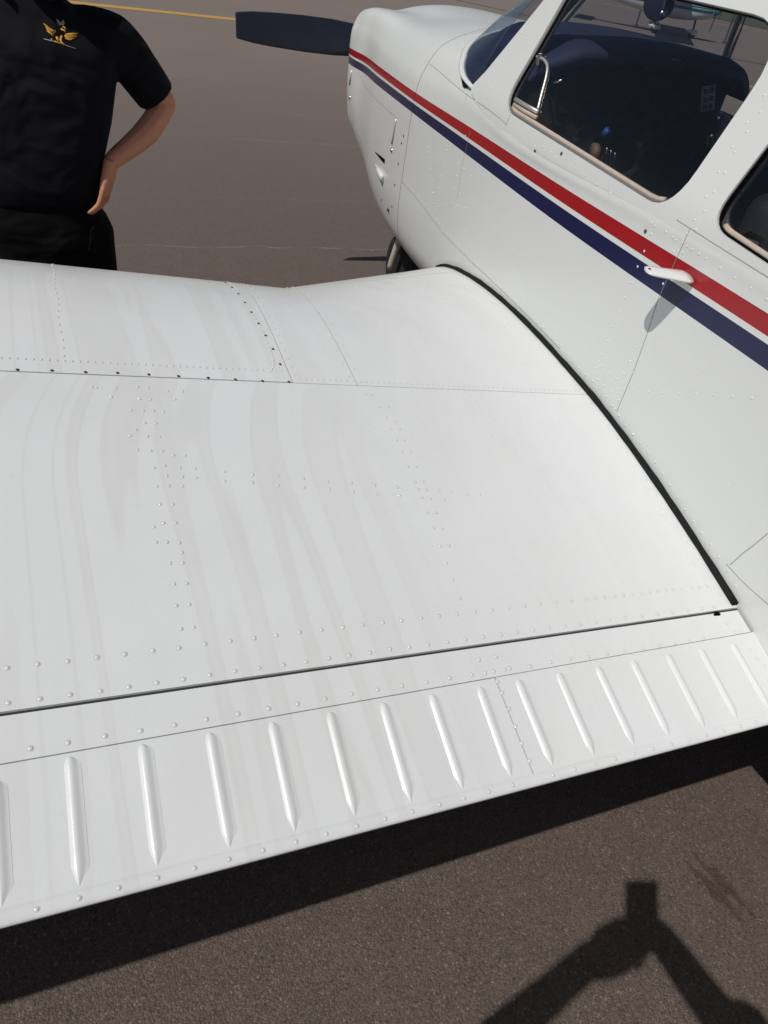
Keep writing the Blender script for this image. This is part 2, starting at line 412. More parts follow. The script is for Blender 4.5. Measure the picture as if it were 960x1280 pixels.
def panel(name, xa, xb, ya, yb, nx, ny, off=.0, skirt=.0045, bulge=0, parent=None, mat='wing_paint', round_nose=False):
    """skin panel between x limits; ya/yb are functions of X; edges turned down"""
    P = []; xs = lin(xa, xb, nx)
    us = lin(0, 1, ny)
    if round_nose: us = [1-(1-t)**2.2 for t in us]
    rows = []
    for i, X in enumerate(xs):
        row = []
        for j, u in enumerate(us):
            Y = ya(X)+(yb(X)-ya(X))*u
            bz = bulge*math.sin(math.pi*i/(nx-1))*math.sin(math.pi*u)
            row.append(Vector((X, Y, zw(X, Y)+off+bz)))
        rows.append(row)
    m = MB(); n = ny
    V = [p for r in rows for p in r]; F = [(i*n+j, (i+1)*n+j, (i+1)*n+j+1, i*n+j+1) for i in range(nx-1) for j in range(n-1)]
    k = len(V)
    border = [(i, 0) for i in range(nx)]+[(nx-1, j) for j in range(1, n)]+[(i, n-1) for i in range(nx-2, -1, -1)]+[(0, j) for j in range(n-2, 0, -1)]
    V += [rows[i][j]+Vector((0, 0, -skirt)) for i, j in border]
    B = len(border)
    for q in range(B):
        i, j = border[q]; i2, j2 = border[(q+1) % B]
        F.append((i*n+j, k+q, k+(q+1) % B, i2*n+j2))
    m.add(V, F)
    o = m.build(name, mat, fix=False); part(o, parent or wing)
    es = o.modifiers.new('edge', 'EDGE_SPLIT'); es.split_angle = R(50)
    return o
cst = lambda c: (lambda X: c)
G = .0012
panel('skin_panel', TIP, -1.30, cst(YS+G), lambda X: yle(X)-.0005, 6, 26, round_nose=True)
panel('skin_panel', -1.30+G, .4415, cst(YS+G), lambda X: yle(X)-.0005, 26, 30, .0012, round_nose=True, bulge=.002)
panel('skin_panel', .4435, .603, cst(YS+G), lambda X: yle(X)-.0005, 8, 30, round_nose=True)
LEs = lambda X: YS+(yle(X)-YS)*.80
panel('skin_panel', .605, XR-.004, cst(YS+G), LEs, 18, 22, bulge=.002)
panel('skin_panel', .605, XR-.004, lambda X: LEs(X)+.0016, lambda X: yle(X)-.0005, 18, 20, round_nose=True)
panel('skin_panel', TIP, -.62, cst(.7068), cst(YS-G), 6, 12)
panel('skin_panel', -.62+G, XR-.004, cst(.7068), cst(YS-G), 60, 34, .0006, bulge=.0022)
# lower skin in white
m = MB()
def low_fn(X, u):
    y = .705+(YS-.705)*min(u, 1) if u <= 1 else YS+(yle(X)-YS)*(1-(1-(u-1))**2)
    return Vector((X, y, zlow(X, y)-.0015))
m.grid(low_fn, [TIP]+lin(-1.2, XK-.05, 4)+lin(XK, XR, 5), lin(0, 1, 6)+lin(1.05, 2, 16))
part(m.build('lower_skin', 'wing_paint', fix=False), wing)
# wing tip
tip = [core_ring(TIP, 0)]
for k in (1, 2, 3):
    f = math.cos(k/3*1.35); c0 = Vector((0, 1.4, .70+dih(TIP)))
    tip.append([Vector((TIP-.10*math.sin(k/3*1.5), 1.4+(p.y-1.4)*(.55+.45*f), c0.z+.02*k/3+(p.z-c0.z)*f)) for p in tip[0]])
part(MB().loft(tip).build('wing_tip', 'wing_paint'), wing)
# right wing: the same shells mirrored about the centre line
wr = part(link('wing', mirror_x(wing.data), 'wing_paint')); wr['label'] = 'right wing on the far side of the fuselage'
# --- flap
flap = MB()
def flap_core(X):
    U = [(y, zw(X, y)-.0035) for y in lin(yte(X)+.003, .699, 8)]; Lw = [(y, zlow(X, y)-.001) for y in lin(yte(X)+.003, .69, 5)]
    return [Vector((X, y, z)) for y, z in U]+[Vector((X, .703, zw(X, .70)-.03)), Vector((X, .703, zlow(X, .7)+.02))]+[Vector((X, y, z)) for y, z in Lw[::-1]]
XF = 1.3165
flap.loft([flap_core(x) for x in lin(-.9, XF, 6)])
flap = part(flap.build('flap', 'core_primer')); flap['label'] = 'white ribbed flap along the trailing edge'
ysm = lambda X: .6365+(.6465-.6365)*(X+.17)/(1.30+.17)
panel('skin_panel', -.9, XF-.002, lambda X: ysm(X)+.0009, cst(.7005), 30, 8, .0006, skirt=.010, parent=flap)
panel('skin_panel', -.9, .6225, lambda X: yte(X)+.0165, lambda X: ysm(X)-.0006, 24, 8, 0, parent=flap)
panel('skin_panel', .6245, XF+.006, lambda X: yte(X)+.0165, lambda X: ysm(X)-.0006, 14, 8, 0.0006, parent=flap)
# folded trailing edge strip
def te(X, u): 
    a = [(.0185, .0008), (.0155, .0024), (.0025, .0020), (0, 0), (0, -.004), (.003, -.006)][u]
    return Vector((X, yte(X)+a[0], zw(X, yte(X)+a[0])+a[1]))
m = MB(); m.grid(te, lin(-.9, XF+.006, 20), list(range(6)), flip=True)
part(m.build('edge_strip', 'wing_paint', fix=False), flap)
# rest of the trailing edge outboard (aileron)
m = MB(); m.loft([[Vector((X, y, zw(X, y))) for y in lin(.459, .699, 6)]+[Vector((X, y, zlow(X, y))) for y in lin(.459, .699, 4)[::-1]] for X in (TIP, -1.8, -.906)])
ail = part(m.build('aileron', 'wing_paint'))
# black gap strip
m = MB(); m.grid(lambda X, u: Vector((X, .6975+.0125*u, zw(X, .70)-.006-.0*u)), lin(-2.85, XF+.004, 8), [0, 1])
part(m.build('gap_seal', 'gap_black', fix=False), wing)
m = MB(); m.box((1.232, .694, zw(1.24, .69)-.012), (1.256, .706, zw(1.24, .70)+.0008)); part(bevel(m.build('flap_hinge', 'gap_black'), .003), flap)
# flap beads
BE = [((-6, 975), (2, 1135)), ((88, 941), (98, 1117)), ((179, 926), (196, 1092)), ((262, 911), (287, 1068)), ((340, 897), (369, 1048)), ((412, 884), (444, 1028)), ((478, 872), (514, 1010)), ((538, 862), (580, 994)), ((597, 850), (640, 978)), ((645, 845), (694, 966)), ((695, 835), (746, 954)), ((745, 830), (796, 941)), ((789, 822), (839, 928)), ((832, 814), (884, 918)), ((873, 807), (924, 906)), ((912, 801), (966, 895))]
for a, b in BE:
    A = onwing(*a); B = onwing(*b)
    if A is None or B is None: continue
    x0 = (A.x+B.x)/2; ya, yb = min(A.y, .632), max(B.y, yte(A.x)+.021)
    m = MB(); rings = []
    for u in [0, .004, .012, .025, .045, .07, .10]+lin(.15, .85, 10)+[.89, .92, .95, .975, .99, 1]:
        y = ya+(yb-ya)*u
        if u < .09: s = math.sqrt(max(0, 1-((.09-u)/.09)**2))*.98+.02
        elif u > .86: s = max(.03, (1-(u-.86)/.14)**.75)
        else: s = 1
        hw = .0112*s; hh = .0050*(s**.8)
        xc = x0+(B.x-A.x)*(u-.5)*.5
        z = zw(xc, y)+(.0009 if x0 > .62 else 0)
        rings.append([Vector((xc-hw*1.25+2*hw*1.25*k/10, y, z-.0013+(hh+.0006)*(.5-.5*math.cos(2*math.pi*k/10))**1.05)) for k in range(11)])
    m.loft(rings, cap=False, closed=False)
    part(m.build('stiffening_bead', 'wing_paint', fix=False), flap)
# --- rivets
def dome(m, P, N, r=.004, h=.0021, n=8, k_=None):
    if n == 8: r *= .86; h *= .80
    N = N.normalized(); a = N.orthogonal().normalized(); b = N.cross(a)
    V = []
    for rr, hh in ((1, 0), (.9, .5), (.55, .88)):
        V += [P+a*math.cos(2*math.pi*k/n)*r*rr+b*math.sin(2*math.pi*k/n)*r*rr+N*(h*hh) for k in range(n)]
    V.append(P+N*h); F = []
    for L in (0, 1):
        F += [(L*n+k, L*n+(k+1) % n, (L+1)*n+(k+1) % n, (L+1)*n+k) for k in range(n)]
    F += [(2*n+k, 2*n+(k+1) % n, 3*n) for k in range(n)]
    m.add(V, F)
rw = MB(); rf = MB(); sw = MB(); ringm = MB()
_V = []; _F = []
for o in bpy.data.objects:
    if o.name.startswith('skin_panel') or o.name.startswith('edge_strip'):
        k_ = len(_V); _V += [v.co.copy() for v in o.data.vertices]; _F += [tuple(k_+i for i in p.vertices) for p in o.data.polygons]
WB = BVHTree.FromPolygons(_V, _F)
OFF = .0009
def wriv(X, Y, r=.0040, tgt=None, h=.0019):
    if Y > yle(X)-.004: return
    if Y < .492: Y = yte(X)+.0088; r = min(r, .0036)
    h_ = WB.ray_cast(Vector((X, Y, 3)), Vector((0, 0, -1)))
    P = h_[0] if h_[0] is not None else Vector((X, Y, zw(X, Y)+OFF))
    if r > .003:
        N_ = wn(X, Y); a_ = N_.orthogonal().normalized(); b_ = N_.cross(a_); R_ = r*.86*random.uniform(1.14, 1.32)
        ringm.add([P+N_*.00035+a_*math.cos(k*math.pi/5)*R_+b_*math.sin(k*math.pi/5)*R_ for k in range(10)], [tuple(range(10))])
    dome(tgt or (rf if Y < .70 else rw), P, wn(X, Y), r, h)
def zp(ox, oy, s, pts, r=.0036, tgt=None):
    for x, y in pts:
        P = onwing(ox+x/s, oy+y/s)
        if P: wriv(P.x, P.y, r, tgt)
zp(0, 300, 3, [(345,553),(362,555),(433,557),(417,590),(515,553),(555,555),(627,568),(683,570),(523,598),(563,600),(655,600),(490,640),(537,641),(575,643),(612,647),(543,689),(585,690),(510,715),(487,737),(553,739),(597,740),(515,790),(565,794),(608,795),(650,811),(693,812),(577,858),(617,850),(675,858),(731,860),(625,887),(683,892),(735,896),(842,873),(842,908),(946,883),(946,914),(588,927),(633,925),(683,927)])
zp(0, 600, 3, [(600,95),(648,95),(613,166),(660,165),(577,180),(585,237),(626,237),(672,238),(681,275),(638,316),(684,314),(653,393),(700,391),(661,474),(710,469),(679,560),(726,555)])
zp(300, 560, 3, [(45,102),(45,133),(140,109),(141,144),(237,118),(239,152),(327,129),(333,159),(416,135),(423,168),(504,143),(511,176),(589,151),(597,182),(655,130),(685,129),(667,158),(697,160),(679,189),(712,192),(745,162),(793,170),(850,176),(898,179),(765,198),(700,245),(734,246),(725,303),(757,304),(750,370),(782,369),(773,433),(797,497),(823,566),(605,17),(637,17),(628,72),(660,73)])
zp(300, 300, 3, [(468,580),(490,582),(522,628),(556,628),(547,668),(583,685),(565,711),(597,711),(585,752),(615,752),(605,798),(637,798)])
zp(600, 480, 2.667, [(10,124),(50,124),(93,124),(117,126),(153,126),(190,126),(225,126),(262,126),(30,174),(80,168),(118,168),(145,168),(190,162),(225,162),(258,162),(330,126),(300,126),(300,160),(340,158)], .0028)
zp(300, 300, 3, [(678,688),(770,688),(818,685),(868,685),(907,681),(945,681),(658,740),(707,737),(803,735),(847,735),(890,737),(937,738)], .0028)
UR = [(27,706),(141,692),(253,681),(364,667),(468,655),(573,641),(671,631),(768,616),(863,605),(952,595)]
LR = [(30,837),(150,822),(263,806),(376,792),(483,777),(588,761),(688,748),(786,732),(881,717)]
zp(0, 600, 3, UR+LR, .0041)
zp(300, 560, 3, [(53,714),(136,704),(223,692),(305,684),(385,674),(459,664),(535,656),(605,648),(679,638),(745,631),(813,624),(880,615),(943,609),(72,826),(163,814),(247,802),(333,789),(409,779),(488,768),(562,756),(635,747),(705,737),(777,728),(845,719),(911,709)], .0041)
zp(600, 480, 2.667, [(38,755),(95,748),(148,742),(200,735),(252,729),(304,725),(352,718),(386,714),(415,712),(447,708),(478,705),(506,702),(538,699),(565,694),(592,691),(618,687),(643,686),(673,686),(705,681),(731,678),(755,674)], .0038)
zp(600, 480, 2.667, [(10,843),(69,836),(122,828),(177,820),(230,812),(283,806),(334,801),(385,795),(432,786),(482,780),(540,773),(590,767),(640,762),(690,755),(740,750),(780,744)], .0040)
# flap rivets
zp(0, 860, 2.667, [(101,202),(226,183),(350,161),(469,143),(582,124),(688,105),(793,87),(895,69),(124,758),(266,721),(399,690),(528,655),(652,623),(767,593),(881,564)], .0042)
zp(300, 560, 3, [(215,960),(319,941),(418,923),(516,907),(607,892),(699,878),(785,863),(869,851),(919,844),(951,838),(895,795),(957,783)], .0040)
zp(340, 780, 2.8235, [(730,126),(790,117),(820,162),(838,157),(910,150),(796,204),(812,244),(836,300),(858,361),(882,422),(908,484),(89,793),(197,765),(305,738),(404,711),(501,686),(597,662),(684,637),(771,614),(856,590)], .0040)
zp(600, 480, 2.667, [(55,910),(168,942),(235,928),(300,918),(362,910),(424,900),(482,890),(543,882),(598,873),(650,866),(700,858),(745,850),(850,828),(870,828),(822,798),(900,885),(925,915),(950,940)], .0038)
zp(620, 740, 2.8235, [(66,703),(210,672),(288,654),(360,631),(430,614),(498,596),(565,580),(630,562),(693,548),(755,532),(815,515),(875,500),(930,488)], .0038)
# rows placed straight on the surface (spar line, ribs, panel laps)
for i in range(52): wriv(-.30+i*.0142, 1.4350, .0031)             # dimple row ahead of tank edge
for x, y in catmull([(Vector((.40, 1.433, 0))), Vector((.415, 1.46, 0)), Vector((.42, 1.52, 0)), Vector((.417, 1.62, 0)), Vector((.414, 1.75, 0)), Vector((.414, 1.90, 0)), Vector((.414, 2.04, 0))], 8) and [(p.x, p.y) for p in catmull([Vector((.40, 1.433, 0)), Vector((.416, 1.47, 0)), Vector((.418, 1.54, 0)), Vector((.415, 1.65, 0)), Vector((.413, 1.78, 0)), Vector((.413, 1.92, 0)), Vector((.413, 2.05, 0))], 6)]:
    wriv(x, y, .0032)
for i in range(22): wriv(-.031+.002*math.sin(i), 1.45+i*.0275, .0034)
for i in range(16): wriv(-.60, 1.45+i*.036, .0028)
for i in range(20): wriv(.4545, 1.425+i*.031, .0032)
for i in range(11): wriv(.4635, 1.44+i*.055, .0020)
for i in range(13):
    wriv(.592, 1.43+i*.05, .0033); wriv(.616, 1.41+i*.05*yle(.616)/2.1, .0033)
for i in range(10): wriv(.462+i*.0148, 1.412, .0034)
for i in range(46): wriv(.617+i*.0152, 1.411, .0031)
for i in range(15): wriv(.70+i*.041, 1.372, .0022)
for i in range(34): wriv(XR-.034, .74+i*.0475, .0032)
for i in range(16): wriv(XR-.058, .74+i*.016, .0026)
for i in range(18): wriv(.90+.0*i, 1.46+i*.045, .0018, h=.0009)
for i in range(14): wriv(1.06+.02*i/14, 1.50+i*.05, .0018, h=.0009)
for i in range(22): wriv(-.16+i*.047, .995, .0016, h=.0007)
part(rw.build('rivets', 'rivet_paint', fix=False, kind='stuff'), wing)
part(rf.build('rivets', 'rivet_paint', fix=False, kind='stuff'), flap)
part(ringm.build('rivet_discs', 'rivet_ring', fix=False, kind='stuff'), wing)  # flat greyer disc around each rivet, added to sharpen its outline
# fuel tank screws
scp = [(22,463),(65,464),(107,466),(147,467),(186,469),(223,471),(260,473),(294,475),(328,477),(361,478),(350,456),(341,437),(332,420),(323,405),(314,391),(306,379),(298,368),(290,360),(282,354)]
for p in scp:
    P = onwing(*p)
    if P:
        s = MB(); N = wn(P.x, P.y); c = P+N*.0018
        dome(s, c, N, .0036, .0013, 10)
        part(s.build('screw', 'screw_steel', fix=False), wing)
# root seal
sp = [Vector((XR-.006, y, zw(XR-.006, y)+.003)) for y in lin(.712, yle(XR)-.010, 60)]
rad = [.0090+.0012*math.sin(i*.9)*math.sin(i*.37)+.0007*math.sin(i*2.3) for i in range(60)]
rad[-1] = .004; rad[-2] = .007; rad[-3] = .009
m = MB(); m.tube(sp, rad, 10, .8)
m.tube([p+Vector((-.008, 0, .001)) for p in sp[:-2]], [r*.55 for r in rad[:-2]], 8, .9)
part(m.build('root_seal', 'rubber'), wing)

# ------------------------------------------------------------------ fuselage
XC = 1.85; BEL = 9
ST = {
 -3.55: [(0,.98),(.02,.98),(.035,.99),(.045,1.01),(.05,1.05),(.05,1.10),(.05,1.14),(.048,1.17),(.045,1.19),(.04,1.20),(.035,1.21),(.025,1.22),(.01,1.225),(0,1.225)],
 -1.6: [(0,.76),(.12,.765),(.20,.80),(.25,.86),(.28,.93),(.29,1.0),(.29,1.08),(.285,1.15),(.275,1.20),(.26,1.24),(.22,1.30),(.16,1.34),(.08,1.36),(0,1.365)],
 -.3: [(0,.56),(.30,.56),(.44,.565),(.483,.60),(.489,.76),(.490,.96),(.490,1.08),(.486,1.18),(.478,1.25),(.468,1.29),(.44,1.36),(.33,1.46),(.17,1.51),(0,1.52)],
 .55: [(0,.50),(.35,.50),(.49,.505),(.523,.54),(.525,.76),(.525,.95),(.525,1.08),(.524,1.18),(.523,1.255),(.521,1.30),(.49,1.37),(.34,1.47),(.17,1.51),(0,1.52)],
 1.3: [(0,.50),(.35,.50),(.49,.505),(.525,.54),(.526,.77),(.526,.95),(.526,1.08),(.526,1.19),(.526,1.26),(.525,1.30),(.50,1.37),(.34,1.47),(.17,1.51),(0,1.52)],
 2.2: [(0,.55),(.30,.552),(.44,.59),(.515,.68),(.526,.80),(.526,.95),(.526,1.08),(.526,1.19),(.526,1.26),(.524,1.305),(.49,1.39),(.34,1.47),(.17,1.505),(0,1.515)],
 2.42: [(0,.56),(.30,.562),(.44,.60),(.513,.69),(.525,.80),(.526,.96),(.526,1.10),(.526,1.20),(.524,1.275),(.515,1.335),(.472,1.41),(.33,1.472),(.16,1.503),(0,1.512)],
 2.875: [(0,.58),(.28,.585),(.42,.62),(.50,.70),(.526,.83),(.528,.98),(.528,1.12),(.527,1.20),(.522,1.265),(.502,1.335),(.44,1.425),(.296,1.487),(.15,1.51),(0,1.518)],
 3.4: [(0,.60),(.25,.605),(.36,.64),(.42,.71),(.455,.80),(.472,.92),(.478,1.05),(.476,1.18),(.468,1.27),(.448,1.345),(.393,1.425),(.265,1.456),(.15,1.492),(0,1.503)],
 3.7: [(0,.66),(.20,.665),(.30,.70),(.365,.78),(.405,.873),(.424,.98),(.431,1.08),(.431,1.19),(.428,1.275),(.416,1.355),(.378,1.434),(.245,1.443),(.14,1.478),(0,1.487)],
 3.88: [(0,.73),(.19,.735),(.285,.77),(.35,.84),(.392,.92),(.416,1.02),(.424,1.10),(.425,1.19),(.422,1.27),(.410,1.345),(.370,1.418),(.24,1.424),(.135,1.446),(0,1.455)],
 3.98: [(0,.79),(.17,.795),(.26,.83),(.33,.88),(.378,.95),(.394,1.03),(.402,1.11),(.405,1.19),(.406,1.262),(.396,1.33),(.345,1.390),(.22,1.395),(.12,1.415),(0,1.42)],
 4.03: [(0,.86),(.14,.865),(.22,.89),(.29,.93),(.335,.99),(.362,1.06),(.372,1.12),(.374,1.19),(.37,1.245),(.348,1.30),(.30,1.34),(.19,1.355),(.10,1.36),(0,1.362)],
}
SY = sorted(ST)
def section(Y):
    if Y <= SY[0]: return ST[SY[0]]
    if Y >= SY[-1]: return ST[SY[-1]]
    i = max(k for k in range(len(SY)) if SY[k] <= Y)
    if i == len(SY)-1: return ST[SY[-1]]
    out = []
    for k in range(14):
        K = [(y, ST[y][k]) for y in SY[max(0, i-1):i+3]]
        out.append((hermite([(y, p[0]) for y, p in K], Y), hermite([(y, p[1]) for y, p in K], Y)))
    return out
_c = {}
def F(Y, v):
    key = round(Y, 5)
    if key not in _c: _c[key] = section(Y)
    S = _c[key]; i = min(12, int(v)); t = v-i
    p0 = S[max(0, i-1)] if i > 0 else (-S[1][0], S[1][1]); p1 = S[i]; p2 = S[i+1]; p3 = S[i+2] if i+2 < 14 else (-S[12][0], S[12][1])
    g = lambda a: .5*((2*p1[a])+(p2[a]-p0[a])*t+(2*p0[a]-5*p1[a]+4*p2[a]-p3[a])*t*t+(3*p1[a]-p0[a]-3*p2[a]+p3[a])*t**3)
    return g(0), g(1)
def stripe_val(Y, z):
    top = hermite([(-3.5, 1.16), (-1.5, 1.20), (.995, 1.243), (1.80, 1.2475), (2.36, 1.256), (2.9, 1.262), (3.5, 1.257), (4.02, 1.246)], Y)
    wd = hermite([(-3.5, .03), (.995, .097), (1.80, .0925), (2.36, .082), (2.9, .067), (3.5, .068), (4.02, .066)], Y)
    return (top-z)/wd
def stripes(o, sub=None):
    me = o.data; a = me.attributes.new('stripe', 'FLOAT', 'POINT')
    a.data.foreach_set('value', [stripe_val(v.co.y, v.co.z) for v in me.vertices]); return o
def vs(a, b): return [a+(b-a)*i/round((b-a)*6) for i in range(round((b-a)*6)+1)]
def body_patch(ys, v0, v1, both=True, dx=0):
    m = MB()
    for sgn in ((-1, 1) if both else (-1,)):
        m.grid(lambda Y, v: Vector((XC+sgn*(F(Y, v)[0]+dx), Y, F(Y, v)[1])), ys, vs(v0, v1), flip=(sgn < 0))
    return m
m = body_patch([-3.55, -2.8, -2.2]+lin(-1.6, 2.40, 60), 0, BEL)
m.add(*(lambda b: (b.v, b.f))(body_patch([-3.55, -2.8, -2.2]+lin(-1.6, -.1, 10), BEL, 13)))
m.add(*(lambda b: (b.v, b.f))(body_patch(lin(2.40, 2.8735, 14), 0, 13)))
fus = part(stripes(m.build('fuselage', 'body_paint'))); fus['label'] = 'white riveted fuselage side with red and navy stripe'
cm = body_patch(lin(2.8765, 4.03, 44), 0, 13)
nose = [Vector((XC+s*F(4.03, v)[0], 4.03, F(4.03, v)[1])) for s, vv in ((-1, vs(0, 13)), (1, vs(0, 13)[::-1][1:-1])) for v in vv]
cm.loft([nose, [Vector((XC+(p.x-XC)*.7, 4.045, 1.15+(p.z-1.15)*.7)) for p in nose], [Vector((XC+(p.x-XC)*.15, 4.047, 1.2+(p.z-1.2)*.15)) for p in nose]], cap=True)
cowl = part(stripes(cm.build('cowling', 'body_paint')))
m = body_patch([2.868, 2.872, 2.878, 2.882], 0, 13, dx=-.004); part(m.build('firewall_joint', 'core_primer'), fus)
# greenhouse side panels with window openings
GK = [(1.325, 1.285), (1.3255, 1.30), (1.331, 1.345), (1.350, 1.40), (1.390, 1.50), (1.430, 1.60), (1.470, 1.70), (1.508, 1.77), (1.575, 1.84), (1.68, 1.89), (1.85, 1.912)]
GZ = [(z, x) for x, z in GK]
def gx(Y, z):
    x = hermite(GZ[:9], z)
    if Y > 2.2: x += (Y-2.2)*.02
    if Y < .9: x += (.9-Y)*.06*(z-1.0)
    return x-.0012
def rounded(pts, rs, n=7):
    out = []; N = len(pts)
    for i, p in enumerate(pts):
        p = Vector((*p, 0)); a = (Vector((*pts[i-1], 0))-p).normalized(); b = (Vector((*pts[(i+1) % N], 0))-p).normalized()
        r = rs[i]
        if r == 0: out.append((p.x, p.y)); continue
        s, e = p+a*r, p+b*r
        for k in range(n+1):
            t = k/n; q = s*(1-t)**2+p*2*t*(1-t)+e*t*t; out.append((q.x, q.y))
    return out
W1 = rounded([(2.232, 1.352), (1.362, 1.318), (1.362, 1.708), (2.205, 1.712)], [.075, .10, .13, .06])
W2 = rounded([(1.243, 1.336), (.62, 1.295), (.50, 1.66), (1.225, 1.712)], [.06, .12, .14, .10])
def densify(poly, d=.03):
    out = []
    for i, p in enumerate(poly):
        q = poly[(i+1) % len(poly)]; n = max(1, int(math.hypot(q[0]-p[0], q[1]-p[1])/d))
        out += [(p[0]+(q[0]-p[0])*k/n, p[1]+(q[1]-p[1])*k/n) for k in range(n)]
    return out
def inside(p, poly):
    c = False; n = len(poly)
    for i in range(n):
        a, b = poly[i], poly[i-1]
        if (a[1] > p[1]) != (b[1] > p[1]) and p[0] < (b[0]-a[0])*(p[1]-a[1])/(b[1]-a[1])+a[0]: c = not c
    return c
def cdt(outer, holes, step=.03):
    outer = densify(outer, step); V = list(outer); E_ = [(i, (i+1) % len(outer)) for i in range(len(outer))]
    for h in holes:
        h = densify(h, step); k = len(V); V += h; E_ += [(k+i, k+(i+1) % len(h)) for i in range(len(h))]
    xs = [p[0] for p in outer]; ys = [p[1] for p in outer]
    y = min(xs)+step/2
    while y < max(xs):
        z = min(ys)+step/2
        while z < max(ys):
            if inside((y, z), outer) and not any(inside((y, z), h) for h in holes): V.append((y+random.uniform(-.002, .002), z))
            z += step
        y += step
    r = delaunay_2d_cdt([Vector(v) for v in V], E_, [], 0, 1e-6)
    P = [(v.x, v.y) for v in r[0]]; FF = []
    for f in r[2]:
        c = (sum(P[i][0] for i in f)/len(f), sum(P[i][1] for i in f)/len(f))
        if inside(c, outer) and not any(inside(c, h) for h in holes): FF.append(tuple(f))
    return P, FF
OUT = [(-.12, 1.288), (2.18, 1.288), (2.30, 1.305), (2.452, 1.348), (2.468, 1.366), (2.425, 1.420), (2.365, 1.530), (2.305, 1.640), (2.235, 1.755), (-.02, 1.755)]
P, FF = cdt(OUT, [W1, W2])
def side_mesh(P, FF, d, right=False, thick=0):
    V = []
    for y, z in P:
        x = gx(y, z)+d; V.append(Vector((3.70-x if right else x, y, z)))
    return V, FF
W1R = rounded([(2.412, 1.378), (1.362, 1.318), (1.362, 1.708), (2.276, 1.712)], [.05, .10, .13, .05])
PR, FR = cdt(OUT, [W1R, W2])
for right in (False, True):
    m = MB(); V, f_ = side_mesh(PR if right else P, FR if right else FF, 0, right); m.add(V, f_)
    o = stripes(m.build('cabin_side', 'body_paint')); part(o, fus)
    s = o.modifiers.new('thick', 'SOLIDIFY'); s.thickness = .010; s.offset = -1 if not right else -1
    es = o.modifiers.new('edge', 'EDGE_SPLIT'); es.split_angle = R(45)
    # check facing: outward normal must point away from the centre line
    nx = sum(p.normal.x*p.area for p in o.data.polygons)
    if (nx > 0) != right: o.data.flip_normals()
# roof
m = MB()
for sg in (False, True):
    def rf_(Y, i):
        K = [(1.4975, 1.755), (1.535, 1.803), (1.59, 1.85), (1.67, 1.885), (1.76, 1.905), (1.85, 1.912)]
        x, z = K[i]
        if i == 0: x = gx(Y, 1.755)-.0
        if Y < .9: z -= (.9-Y)*.09*(i/5); 
        if Y > 2.1: z -= (Y-2.1)*.5*(i/5)
        return Vector((3.7-x if sg else x, Y, z))
    m.grid(rf_, lin(-.1, 2.235, 14), range(6), flip=sg)
# rear of the cabin sloping down to the tail cone
roof = part(m.build('roof', 'body_paint'), fus); stripes(roof); sm = roof.modifiers.new('t', 'SOLIDIFY'); sm.thickness = .008; sm.offset = 1
m = MB()
def rear(t, k):
    # blend between cabin arch at y=-.1 and tail section at y=-.1-...
    a = [Vector((gx(-.1, z), -.1, z)) for z in (1.30, 1.40, 1.50, 1.62, 1.755)]+[Vector((x, -.1, z-.09*i/5)) for i, (x, z) in enumerate([(1.535, 1.803), (1.59, 1.85), (1.67, 1.885), (1.76, 1.905), (1.85, 1.912)])]
    b = [Vector((XC-F(-1.1, 9+4*i/9)[0], -1.1, F(-1.1, 9+4*i/9)[1])) for i in range(10)]
    p = a[k]*(1-t)+b[k]*t; return p
m.grid(rear, lin(0, 1, 6), range(10))
mm = MB(); mm.v = [(3.7-x, y, z) for x, y, z in m.v]; mm.f = [f[::-1] for f in m.f]; m.add(mm.v, mm.f)
part(stripes(m.build('rear_fairing', 'body_paint')), fus)
# tail
def fin(pts, th, axis):
    m = MB(); rings = []
    for (y0, y1, s) in pts:
        ring = []
        for k in range(16):
            a = 2*math.pi*k/16; yy = (y0+y1)/2+(y1-y0)/2*math.cos(a); tt = th*math.sin(a)*(.6+.4*math.cos(a))
            ring.append(Vector((XC+tt, yy, s)) if axis == 'z' else Vector((s, yy, 1.12+tt)))
        rings.append(ring)
    return m.loft(rings)
part(fin([(-3.75, -2.6, 1.2), (-3.75, -3.1, 1.7), (-3.7, -3.35, 2.2)], .05, 'z').build('fin', 'body_paint')); 
part(fin([(-3.85, -3.1, XC-1.5), (-3.9, -3.1, XC), (-3.85, -3.1, XC+1.5)], .045, 'x').build('stabilator', 'wing_paint'))
